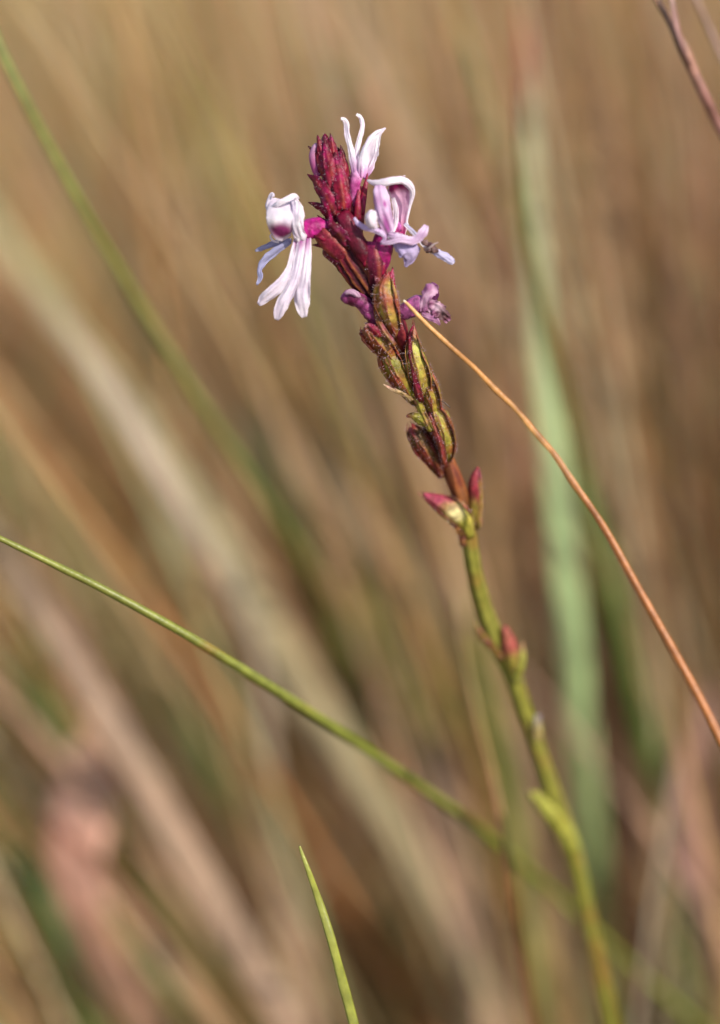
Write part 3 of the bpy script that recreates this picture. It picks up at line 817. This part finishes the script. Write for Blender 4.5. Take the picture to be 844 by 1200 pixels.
petal([(417, 207, 2.6, 8, -10, .4), (414, 190, 2.8, 9, -10, .4), (411, 174, 2.8, 7, -15, .4), (407, 158, 2.6, 7, -20, .3), (406, 146, 2.4, 6.5, -20, .3), (403, 140, 2.6, 5, -10, .3), (400, 139, 3.0, 3)], c_strap, f2, 'strap_petal')
petal([(419, 205, 2.2, 7, 0, .4), (417, 188, 2.2, 7, 0, .4), (419, 173, 2.2, 6.5, 10, .4), (423, 158, 2.0, 6, 15, .3), (425, 147, 1.8, 5.5, 15, .3), (423, 138, 1.8, 5, 10, .3), (418, 134, 2.4, 3.5)], c_strap, f2, 'strap_petal')
petal([(425, 208, 1.6, 10, 25, .5), (430, 192, 1.6, 19, 20, -.5), (434, 178, 1.8, 20, 15, -.6), (439, 165, 1.8, 15, 10, -.5), (444, 156, 1.6, 8, 5, -.3), (452, 150, 1.4, 2)], c_strap, f2, 'strap_petal', n=34)
petal([(421, 208, 2.6, 6, -10, .5), (422, 192, 3.2, 7, -30, .5), (426, 176, 3.4, 7, -40, .4), (433, 163, 3.0, 6, -35, .4), (441, 155, 2.4, 4, -20, .2), (447, 152, 2.0, 2)], c_strap, f2, 'strap_petal')
petal([(427, 210, 0.6, 6, 40, .5), (435, 196, 0.8, 7, 50, .5), (441, 180, 1.0, 7, 50, .4), (443, 166, 1.2, 5, 40, .3), (445, 158, 1.2, 2)], c_strap, f2, 'strap_petal')

# ===== right flower, pink and lilac with open hood =====
f3 = flower((447, 290, 1), 'right flower with open pink hood and pale lilac lip')
f3cal = calyx([(438, 345, 0, 6), (441, 328, 1.4, 10), (440, 310, 2.0, 13), (437, 296, 2.0, 13), (438, 284, 2.0, 11)], c_cal(dark=lin('#440c1e'), light=lin('#6c1434'), topc=lin('#7c184a')), parent=f3)
for (x0, y0, x1, y1, d, w_) in [(452, 340, 461, 314, 1.5, 8), (446, 322, 451, 298, 2.6, 9), (430, 312, 426, 284, 2.8, 9)]:
    ribbon('calyx_tooth', [(x0, y0, d, w_, 0, .4), ((x0 + x1) / 2, (y0 + y1) / 2, d + .3, w_ * .8, 0, .4), (x1, y1, d, 1)], M_FLESH, red_bract(tipc=lin('#8c2a48')), f3, n=12, ns=3)
t3 = sweep('corolla_tube', [(443, 318, 1.2, 9), (446, 304, 1.8, 12), (448, 290, 2.0, 13), (453, 277, 1.8, 13), (460, 268, 1.4, 10), (465, 262, 1.0, 7)], M_FLESH,
      lambda t, a, p: mix(mix(lin('#6c0e40'), lin('#a02068'), 0.4 + nz(p, 1500)), lin('#b05aa0'), sm(.75, 1, t)), f3, n=24, lump=0.10, lumpf=1600)
def c_inner(t, s, p):   # t 0 base (throat) .. 1 top
    c = mix(lin('#c42e80'), lin('#ecc0da'), sm(0.02, 0.3, t))
    c = mix(c, lin('#981460'), sm(0.55, 0.72, t))
    c = mix(c, WHT, sm(0.78, 1.0, abs(s)) * 0.9)
    c = mix(c, WHT, 0.35 * sm(0.25, 0.5, nz(p, 2500)) * (1 - sm(.5, .7, t)))  # sparkle painted in as white flecks, lower part of the hood
    return c
petal([(468, 276, 0.4, 14, 0, -.3), (469, 262, 0.2, 18, 0, -.5), (470, 246, 0.2, 19, 0, -.6), (470, 234, 0.6, 23, 0, -.6), (469, 225, 1.2, 27, 0, -.5), (467, 218, 2.0, 28, 0, -.3), (464, 213, 2.6, 24, 0, 0)], c_inner, f3, 'upper_lip', wave=0.06, th=0.00014)
# white rolled rim arching over, left point to right shoulder, then down
petal([(430, 211, 3.0, 2, 0, .2), (438, 214, 3.6, 7, 0, .4), (449, 214, 4.2, 9, 0, .5), (460, 212, 4.2, 9.5, 0, .5), (470, 211, 3.6, 9, 0, .5), (479, 216, 2.8, 9, 0, .5), (484, 226, 2.0, 6, 0, .4), (481, 240, 1.4, 3.2, 0, .3), (477, 258, 1.2, 2.8, 0, .3), (478, 264, 1.2, 2.6)],
      cw, f3, 'petal_edge', n=44, wave=0.15)
def c_lip(t, s, p):
    c = mix(lin('#e6cfe6'), lin('#d4a4cc'), 0.4 + 0.9 * nz(p, 600))
    for (tt, ss, rt, rs, k_) in [(0.36, 0.30, 0.07, 0.26, .95), (0.68, 0.0, 0.20, 0.55, .85), (0.9, 0.1, 0.1, 0.5, .4)]:
        d = math.hypot((t - tt) / rt, (s - ss) / rs)
        c = mix(c, lin('#b0409c'), k_ * (1 - sm(0.3, 1.2, d)))
    return c
petal([(445, 217, 4.0, 12, 0, .3), (446, 226, 4.6, 17, 0, .35), (448, 238, 4.8, 20, 5, .35), (450, 250, 4.8, 20, 5, .35), (453, 262, 4.4, 17, 5, .35), (457, 274, 3.8, 11, 0, .3), (459, 282, 3.2, 6)], c_lip, f3, 'lower_lobe', wave=0.22, fringe=0.12)
petal([(461, 232, 3.0, 4, 30, .3), (464, 246, 3.2, 6, 30, .4), (464, 260, 3.6, 6, 20, .4), (460, 272, 4.0, 5, 0, .4), (456, 280, 4.0, 4)], cw, f3, 'petal_edge')
petal([(438, 247, 5.4, 6, 0, .3), (436, 251, 5.8, 13, 0, .8), (435, 256, 6.0, 15, 0, .9), (436, 262, 5.8, 13, 0, .8), (440, 269, 5.2, 8, 0, .4)], cw, f3, n=20)
petal([(415, 255, 4.4, 3.4, 0, .3), (420, 262, 4.8, 5.5, 0, .3), (428, 267, 5.2, 6.5, 0, .4), (438, 269, 5.4, 7, 0, .4), (447, 273, 5.2, 6.5, 0, .4), (451, 279, 4.8, 5, 0, .3), (447, 285, 4.6, 3)], lambda t, s, p: mix(lin('#e0cfe8'), lin('#c890c4'), .3 + nz(p, 700)), f3, 'side_lobe')
petal([(446, 285, 4.4, 4, 0, .3), (456, 284, 4.8, 6, 0, .3), (468, 281, 5.0, 8, 0, .3), (480, 282, 4.8, 10, 0, .3), (489, 280, 4.6, 10, 0, .3), (496, 272, 4.6, 11, 0, .3), (500, 264, 4.4, 6)], lambda t, s, p: mix(lin('#e6d0e4'), lin('#c8a0c4'), .35 + .8 * nz(p, 700)), f3, 'side_lobe')
petal([(455, 274, 4.0, 6, 0, .3), (465, 277, 4.4, 9, 0, .3), (476, 281, 4.4, 10, 0, .3), (486, 284, 4.2, 7)], lambda t, s, p: mix(lin('#ead8ea'), lin('#c8a0c4'), .35 + .8 * nz(p, 700)), f3, 'side_lobe')
petal([(462, 285, 3.4, 8, 0, .3), (471, 289, 3.6, 20, 0, .3), (479, 294, 3.6, 27, -10, .3), (480, 303, 3.2, 18, -20, .2), (477, 309, 2.8, 8, -20, .2), (475, 313, 2.6, 3)], lambda t, s, p: mix(lin('#cdbcdc'), lin('#b09cc6'), .3 + .9 * nz(p, 600)), f3, 'lower_lobe', wave=0.3)
petal([(474, 262, 1.6, 4, 0, .2), (483, 271, 2.0, 6, 0, .2), (492, 281, 2.4, 6, 0, .2), (500, 290, 2.8, 6, 0, .2), (506, 295, 2.8, 6)], lambda t, s, p: mix(WHT, GRYL, .5 + .5 * s), f3, 'lower_lobe')
petal([(507, 294, 2.8, 7, 0, .4), (514, 297, 3.0, 9.5, 0, .5), (522, 301, 3.0, 10, 0, .5), (529, 306, 2.8, 9, 0, .4), (532, 309, 2.6, 4)], lambda t, s, p: mix(lin('#ddd6ec'), lin('#b8aed0'), .4 + .6 * nz(p, 700)), f3, 'lower_lobe')
for (x, y, r_, q) in [(499, 285, 3.6, 1), (505, 288, 4.2, 2), (509, 293, 4.0, 3), (502, 293, 3.8, 4)]:
    sweep('withered_anther', [(x - 3.5, y - 1.5, 3.4, r_ * .4), (x - 1.5, y - .5, 3.9, r_), (x + 1.5, y + .5, 3.9, r_ * .9), (x + 3.5, y + 2, 3.5, r_ * .4)], M_FLESH,
          lambda t, a, p: mix(lin('#4a2c30'), lin('#94746c'), .35 + 1.2 * nz(p, 1800, 2)), f3, n=14, seg=12, lump=0.55, lumpf=2600)
petal([(498, 292, 4.2, 1.6), (504, 290, 4.8, 2.2), (509, 286, 4.6, 2.0), (514, 284, 4.2, 1)], lambda t, s, p: lin('#b09a98'), f3, 'filament', n=12, ns=2)

# ===== withered purple flower on the right =====
f4 = flower((468, 372, 0), 'withered purple flower on the right, touched by the orange stalk')
calyx([(478, 415, -2, 6), (473, 400, -0.5, 7.5), (470, 388, 0.5, 8), (467, 374, 0.8, 7.5), (467, 364, 0.8, 5)], c_cal(dark=lin('#5c1c24'), light=lin('#7c2434'), rib=lin('#8a3a2c')), parent=f4)
t4 = sweep('corolla_tube', [(465, 372, 0.6, 6), (472, 367, 0.8, 9.5), (482, 361, 1.0, 11), (491, 356, 1.0, 11), (498, 354, 1.0, 8), (502, 353, 1.0, 4)], M_FLESH,
      lambda t, a, p: mix(mix(DPUR, lin('#a04a80'), 0.55 + 1.3 * nz(p, 1300)), lin('#b07aa8'), .3 * t), f4, n=20, lump=0.16, lumpf=1500)
cv = lambda t, s, p: mix(mix(lin('#b0709c'), lin('#e0bcd0'), .3 + 1.1 * nz(p, 900)), lin('#6a3a48'), .6 * sm(.75, 1, t))
petal([(496, 366, 1.8, 7, 0, .3), (497, 355, 2.2, 10, 0, .3), (501, 345, 2.4, 15, 0, .4), (506, 338, 2.2, 18, 0, .5), (508, 333, 1.4, 9)], cv, f4, 'upper_lip', n=24, wave=0.6, fringe=0.3)
petal([(509, 352, 0.8, 8, 20, .4), (511, 345, 1.2, 8, 30, .5), (510, 337, 1.2, 9, 30, .5), (505, 333, 1.6, 6)], lambda t, s, p: mix(lin('#8a4a80'), lin('#6a2c58'), .5 + nz(p, 900)), f4, n=16)
petal([(494, 365, 1.4, 8, 0, .4), (503, 360, 2.0, 14, 0, .2), (512, 362, 2.2, 19, 0, .2), (519, 368, 2.0, 15, 0, .2), (526, 377, 1.6, 7)], lambda t, s, p: mix(mix(lin('#b07094'), lin('#e6c8d4'), .35 + 1.2 * nz(p, 900)), lin('#5c3430'), .85 * sm(.45, .75, t) * (1 - sm(.9, 1, t))), f4, 'lower_lobe', n=30, wave=0.8, wavef=1.6, fringe=0.45)
petal([(494, 368, 1.8, 5, 0, .3), (502, 371, 2.2, 8, 0, .3), (510, 374, 2.2, 8, 0, .3), (516, 381, 2.0, 2)], cv, f4, 'lower_lobe', n=18, wave=0.4)

# ===== withered bud pointing left =====
f5 = flower((430, 360, 1), 'shrivelled purple bud pointing left below the left flower')
t5 = sweep('withered_corolla', [(447, 384, 0.5, 6), (438, 371, 1.4, 9), (430, 360, 1.8, 9.5), (421, 352, 1.8, 9), (411, 349, 1.6, 8.5), (404, 349, 1.4, 7), (400, 350, 1.2, 3)], M_FLESH,
      lambda t, a, p: mix(mix(lin('#581838'), lin('#a0487c'), .4 + 1.5 * nz(p, 1100)), lin('#3c1828'), .8 * sm(.72, .9, t) * (0.5 + nz(p, 1200))), f5, n=24, lump=0.28, lumpf=1300)
petal([(404, 344, 2.8, 3, 0, .3), (411, 342, 3.0, 7, 0, .3), (418, 345, 3.0, 7, 0, .3), (423, 350, 2.6, 3)], lambda t, s, p: lin('#d0a8c0'), f5, 'petal_edge', n=12, wave=0.4)

# --- seed capsules and bracts lower down: (rows, colours)
def c_cap(edge=lin('#6c1a24'), body=YGR, deep=OLV, tip=RED, es=0.55):
    def f(t, s, p):
        c = mix(body, deep, 0.4 + 0.9 * nz(p, 500) + 0.3 * (1 - t))
        c = mix(c, edge, 0.9 * sm(es, 1.0, abs(s)))
        c = mix(c, tip, 0.9 * sm(0.62, 0.95, t))
        return mix(c, edge, 0.5 * sm(0.15, 0.5, nz(p, 1200, 4)))
    return f
def capsule(rows, colf, name='seed_capsule', hair=True, **kw):
    ph = rows[0][0]
    def cf(t, a, p):
        c = colf(t, math.cos(a), p)
        return mix(c, lin('#6c2a22'), 0.55 * sm(0.55, 1.0, math.cos(6 * a)) * (0.5 + 0.5 * t) + 0.35 * sm(0.25, 0.55, nz(p, 1500, ph)))
    o = sweep(name, pd(rows), M_FLESH, cf, plant, n=26, seg=24, lump=0.12, lumpf=1000, ridge=0.07, ridges=6, **kw)
    if hair: hair_src.append(o)
    return o
def sepals(rows, body, edge, angs=(15, 75, 130, 185), wk=1.6, over=1.06):
    """pointed red-edged sepals lying over a capsule"""
    R_ = [list(r) + [1.0] if len(r) < 5 else list(r) for r in pd(rows)]
    A_ = catmull(R_, 22)
    for q, an in enumerate(angs):
        pts_, nr_, wd_ = [], [], []
        for i_ in range(22):
            a0 = at(*A_[i_][:3]); T = (at(*A_[min(i_ + 1, 21)][:3]) - at(*A_[max(i_ - 1, 0)][:3])).normalized()
            N = (-F - T * (-F).dot(T)).normalized(); R2 = T.cross(N)
            if R2.x < 0: R2 = -R2
            th_ = math.radians(an); r_ = max(1.2, A_[i_][3]) * K
            off = R2 * math.cos(th_) * r_ + N * math.sin(th_) * r_ * A_[i_][4]
            t = i_ / 21
            pts_.append(a0 + off * 0.99 + T * (K * (4 + 3 * (q % 2)) * t * t))
            nr_.append(off.normalized())
            wd_.append(max(0.6, A_[i_][3] * wk * (0.7 + 0.3 * math.sin(math.pi * t)) * (1 - sm(0.72, 1.0, t) * 0.93)) * K)
        b1, b2 = body
        cc_ = lambda t, s, p, b1=b1, b2=b2: mix(mix(mix(mix(mix(b1, b2, .5 + nz(p, 800) - .3 * t), lin('#8a3828'), .8 * sm(-.2, .4, nz(p, 420, 7) + .3 * (t - .4))), lin('#5c2418'), .5 * (1 - sm(0, .25, t))), edge, .75 * sm(.45, 1.0, abs(s) + .3 * nz(p, 900, 2))), edge, .8 * sm(.6, .95, t))
        hair_src.append(ribbon_w('sepal', pts_, nr_, wd_, M_FLESH, cc_, plant, ns=4, cup=[.14] * 22, th=0.00008, wave=0.22, wavef=1.5, fringe=.2, keel=True, seed=rows[0][0] * .3 + q))
# central red-rimmed calyx
capsule([(465, 394, 0.2, 5, .7), (459, 376, 2.0, 10, .7), (454, 358, 2.8, 13, .7), (451, 342, 2.8, 12, .7), (452, 330, 2.4, 7, .7), (454, 322, 2.2, 2, .7)], c_cap(body=lin('#a89a44'), deep=lin('#a0603a'), tip=lin('#a02c44'), es=.35))
sepals([(465, 394, 0.2, 5, .7), (459, 376, 2.0, 10, .7), (454, 358, 2.8, 13, .7), (451, 342, 2.8, 12, .7), (452, 330, 2.4, 7, .7), (454, 322, 2.2, 2, .7)], (lin('#a89a44'), lin('#a0603a')), lin('#7c2030'))
sil([(467, 388, 1.0, 9, 25, .5), (465, 362, 1.4, 11, 30, .5), (461, 338, 1.4, 8, 25, .4), (460, 313, 1.2, 1)], red_bract(tipc=RED, basec=lin('#7c3030'), mid=lin('#a07040')))
sil([(462, 405, 2.4, 8, -20, .5), (450, 388, 2.8, 8, -15, .5), (440, 368, 2.6, 5, -10, .4), (436, 352, 2.4, 1)], red_bract(tipc=RUST, basec=lin('#7a4a2c'), mid=lin('#a08a40')))
# left capsules
capsule([(466, 428, -1.0, 5, .8), (455, 413, 0.3, 9.5, .8), (444, 400, 0.8, 12.5, .8), (437, 391, 1.0, 12.5, .8), (433, 386, 0.8, 10, .7), (431, 384, .8, 5, .7)], c_cap(body=lin('#8c8030'), deep=lin('#70401e'), tip=lin('#741a2c'), es=.5))
sepals([(466, 428, -1.0, 5, .8), (455, 413, 0.3, 9.5, .8), (444, 400, 0.8, 12.5, .8), (437, 391, 1.0, 12.5, .8), (433, 386, 0.8, 10, .7), (431, 384, .8, 5, .7)], (lin('#8c8030'), lin('#70401e')), lin('#7c2030'))
sil([(446, 394, 2.4, 12, -30, .4), (438, 386, 2.8, 10, -20, .4), (432, 381, 2.6, 5, 0, .3), (427, 383, 2.4, 1)], red_bract(tipc=lin('#b08070'), basec=RED))
capsule([(488, 472, -3.6, 5, .8), (478, 458, -1.6, 9, .8), (467, 440, -0.8, 13, .8), (459, 425, -0.5, 13, .8), (453, 413, -0.4, 10, .8), (450, 408, -.5, 5, .8)], c_cap(body=lin('#88832a'), deep=lin('#5c5018'), tip=lin('#5a3020'), es=.6))
sepals([(488, 472, -3.6, 5, .8), (478, 458, -1.6, 9, .8), (467, 440, -0.8, 13, .8), (459, 425, -0.5, 13, .8), (453, 413, -0.4, 10, .8), (450, 408, -.5, 5, .8)], (lin('#88832a'), lin('#5c5018')), lin('#7c2030'))
sil([(482, 470, -1.4, 9, -30, .4), (473, 462, -0.6, 6, -30, .3), (462, 457, -.2, 5, -20, .3), (449, 450, 0, 1)], red_bract(tipc=lin('#c8a888'), basec=lin('#b09060'), mid=lin('#a08a60')), name='dry_bract')
# right capsules
capsule([(497, 462, -2.6, 9, .7), (493, 442, -0.8, 13, .7), (488, 424, 0.2, 12, .7), (485, 406, 0.4, 8, .7), (485, 394, 0.4, 4, .7), (485, 382, .4, 1, .7)], c_cap(body=lin('#b0ac48'), deep=lin('#98803a'), tip=lin('#8c3038'), es=.5))
sepals([(497, 462, -2.6, 9, .7), (493, 442, -0.8, 13, .7), (488, 424, 0.2, 12, .7), (485, 406, 0.4, 8, .7), (485, 394, 0.4, 4, .7), (485, 382, .4, 1, .7)], (lin('#b0ac48'), lin('#98803a')), lin('#7c2030'))
sil([(493, 470, -1, 10, -30, .5), (485, 440, 0.8, 9, -40, .5), (481, 412, 1.4, 7, -40, .5), (480, 392, 1.2, 4, -30, .3), (485, 381, 0.8, 1)], red_bract(tipc=RED, basec=lin('#7c2c30'), mid=lin('#7a2c30')))
capsule([(512, 494, -5.4, 7, .8), (508, 476, -3.4, 10, .8), (503, 456, -2.4, 11, .8), (498, 438, -1.8, 8, .8), (495, 424, -1.6, 3, .8)], c_cap(body=lin('#a09638'), deep=lin('#905c34'), tip=lin('#8c3c38'), es=.45))
sepals([(512, 494, -5.4, 7, .8), (508, 476, -3.4, 10, .8), (503, 456, -2.4, 11, .8), (498, 438, -1.8, 8, .8), (495, 424, -1.6, 3, .8)], (lin('#a09638'), lin('#905c34')), lin('#7c2030'))
sil([(505, 505, -3, 10, -30, .5), (494, 480, -1.6, 10, -30, .5), (488, 465, -1.2, 7, -20, .4), (487, 452, -1.2, 1)], red_bract(tipc=lin('#6c2424'), basec=lin('#9a8a38'), mid=lin('#a8a040')))
sil([(503, 498, -3, 12, -20, .4), (493, 491, -2.2, 14, -25, .4), (484, 487, -1.8, 9, -25, .3), (476, 488, -1.8, 2)], red_bract(tipc=lin('#5a2820'), basec=lin('#8a8434'), mid=lin('#948a34')))
# pair near y 500
capsule([(523, 540, -7.6, 6, .8), (524, 524, -5.2, 10, .8), (520, 505, -4.2, 12, .8), (514, 490, -3.8, 11, .8), (509, 479, -3.8, 6, .8), (507, 474, -3.8, 2, .8)], c_cap(body=lin('#a8a840'), deep=lin('#8c7a34'), tip=lin('#98483c'), es=.4))
sepals([(523, 540, -7.6, 6, .8), (524, 524, -5.2, 10, .8), (520, 505, -4.2, 12, .8), (514, 490, -3.8, 11, .8), (509, 479, -3.8, 6, .8), (507, 474, -3.8, 2, .8)], (lin('#a8a840'), lin('#8c7a34')), lin('#7c2030'))
sil([(522, 548, -5.5, 7, -20, .5), (516, 520, -3.4, 8, -20, .5), (508, 498, -2.8, 8, -20, .5), (504, 482, -2.8, 4, -10, .3), (507, 473, -3, 1)], red_bract(tipc=RED, basec=lin('#7a3828'), mid=lin('#8a4030')))
capsule([(518, 558, -8.2, 5, .8), (505, 537, -6.6, 9, .8), (495, 521, -6.0, 11, .8), (487, 508, -5.8, 9, .8), (483, 500, -5.8, 3, .8)], c_cap(body=lin('#7a6428'), deep=lin('#4c2018'), tip=lin('#4a1a18'), es=.5))
sepals([(518, 558, -8.2, 5, .8), (505, 537, -6.6, 9, .8), (495, 521, -6.0, 11, .8), (487, 508, -5.8, 9, .8), (483, 500, -5.8, 3, .8)], (lin('#7a6428'), lin('#4c2018')), lin('#7c2030'))
sweep('style', [(506, 474, -3, 1.0), (513, 471, -2.6, 0.9), (520, 471, -2.6, 0.8), (528, 478, -2.6, 0.6)], M_STEM, const('#5a4434', '#4a3a30'), plant, n=14, seg=6)
# pink bud on the left, y 580-620
capsule([(552, 628, -10.5, 6, .8), (543, 610, -8.6, 11, .8), (533, 600, -8.0, 14, .8), (521, 592, -8.0, 12, .8), (508, 585, -8.0, 7, .8), (496, 579, -8, 1.5, .8)],
        lambda t, s, p: mix(mix(mix(lin('#a8a040'), lin('#b8b050'), s), CRM, 0.8 * (1 - sm(0.5, 1.2, math.hypot((t - .42) / .16, (s + .1) / .7)))), mix(lin('#a8445a'), lin('#8a5040'), .3 + 1.2 * nz(p, 900)), sm(.42, .75, t + .18 * (1 if s > 0 else -.2) * abs(s))), name='bud')
sil([(543, 640, -10, 8, 0, .3), (541, 628, -8.4, 9, 0, .3), (535, 617, -7.6, 7, 0, .3), (527, 613, -7.4, 2)], red_bract(tipc=lin('#5a2c28'), basec=lin('#9a6a38'), mid=lin('#8a5030')))
sepals([(552, 628, -10.5, 6, .8), (543, 610, -8.6, 11, .8), (533, 600, -8.0, 14, .8), (521, 592, -8.0, 12, .8), (508, 585, -8.0, 7, .8), (496, 579, -8, 1.5, .8)],
       (lin('#b0a850'), lin('#c8a070')), lin('#a83a54'), angs=(10, 160), wk=0.8)
# red bud on the right, y 548-620
capsule([(553, 622, -11, 5, .7), (556, 602, -9.8, 8, .7), (557, 585, -9.4, 8.5, .7), (556, 570, -9.2, 7.5, .7), (557, 558, -9.2, 5, .7), (560, 547, -9.2, 1, .7)],
        lambda t, s, p: mix(mix(lin('#8a7a34'), lin('#6c5a2c'), s), mix(lin('#94303c'), lin('#5c2020'), .5 - s * .8 + nz(p, 900)), sm(.30, .5, t)), name='bud')
sil([(562, 620, -10, 5, 30, .4), (563, 595, -9.2, 7, 35, .5), (563, 570, -8.8, 6, 30, .4), (562, 548, -8.8, 1)], red_bract(tipc=lin('#6a2428'), basec=lin('#8a7234'), mid=lin('#8a8a38')))
# bud at y 735-790, and its bract on the left of the stem
capsule([(602, 790, -16.5, 5), (601, 772, -15.2, 9), (597, 758, -14.8, 9), (594, 745, -14.6, 7), (591, 734, -14.6, 3)],
        lambda t, s, p: mix(lin('#a09440'), mix(lin('#b05850'), lin('#8a5038'), .5 + nz(p, 500)), sm(.25, .5, t)), name='bud')
sil([(606, 798, -15.6, 10, 20, .4), (611, 780, -14.6, 10, 25, .5), (613, 765, -14.2, 7, 25, .4), (612, 752, -14, 1.5)], red_bract(tipc=lin('#b0a060'), basec=lin('#9c9c3c'), mid=lin('#a8a850'), edge=lin('#8a7440')))
sil([(588, 772, -14.8, 10, -30, .4), (574, 756, -13.8, 11, -35, .4), (563, 742, -13.2, 8, -30, .4), (556, 728, -13.0, 2)], red_bract(tipc=lin('#8a7a3c'), basec=lin('#8a6a30'), mid=lin('#7a5028'), edge=lin('#6a3828')))
# small scar node, side shoot
sil([(630, 868, -18, 10, 20, .4), (631, 852, -17.5, 10, 25, .5), (630, 838, -17.2, 5)], red_bract(tipc=lin('#a89aa0'), basec=lin('#a8a050'), mid=lin('#b8a878'), edge=lin('#9a8a60')))
capsule([(672, 1000, -24, 8), (662, 978, -22, 10.5), (650, 960, -20.5, 10), (640, 948, -20, 9), (631, 937, -19.5, 7.5), (623, 930, -19.5, 4), (619, 927, -19.5, 1.5)],
        lambda t, s, p: mix(mix(lin('#a4a648'), lin('#8e8e36'), .5 + nz(p, 300)), lin('#8a4a70'), sm(.86, 1, t)), name='side_bud')
# leaves low on the stem, under the picture
for (zf, dx, dy) in [(0.75, 0.035, 0.01), (0.5, -0.04, 0.012), (0.22, 0.03, -0.02), (0.15, -0.03, -0.01)]:
    z = b.z * zf
    p0 = Vector((b.x + 0.004, b.y + 0.006, z))
    pp = [p0, p0 + Vector((dx * .4, dy * .4, 0.012)), p0 + Vector((dx * .8, dy * .8, 0.016)), p0 + Vector((dx, dy, 0.012))]
    q = catmull([list(x) for x in pp], 16)
    ribbon_w('leaf', q, [Vector((0, 0, 1))] * 16, [0.006 * math.sin(math.pi * (0.12 + 0.86 * i / 15)) for i in range(16)], M_BLADE, const('#7c8a34', '#6c7c2c'), plant, cup=[.3] * 16)

# --- gland-tipped hairs, glinting white in the sun
hairs(hair_src, 7500, length=0.00034, parent=plant, seed=3, tipcol=lin('#e8c8d0'))
hairs([f1cal, t1], 900, length=0.00030, parent=f1, seed=4, thick=0.000036)
hairs([f3cal, t3], 1000, length=0.00034, parent=f3, seed=5, thick=0.000036)
hairs([t4], 480, length=0.00042, parent=f4, seed=6, thick=0.000036)
hairs([t5], 480, length=0.00034, parent=f5, seed=7, thick=0.000036)
hairs([stem], 2600, length=0.00024, parent=stem, seed=8)
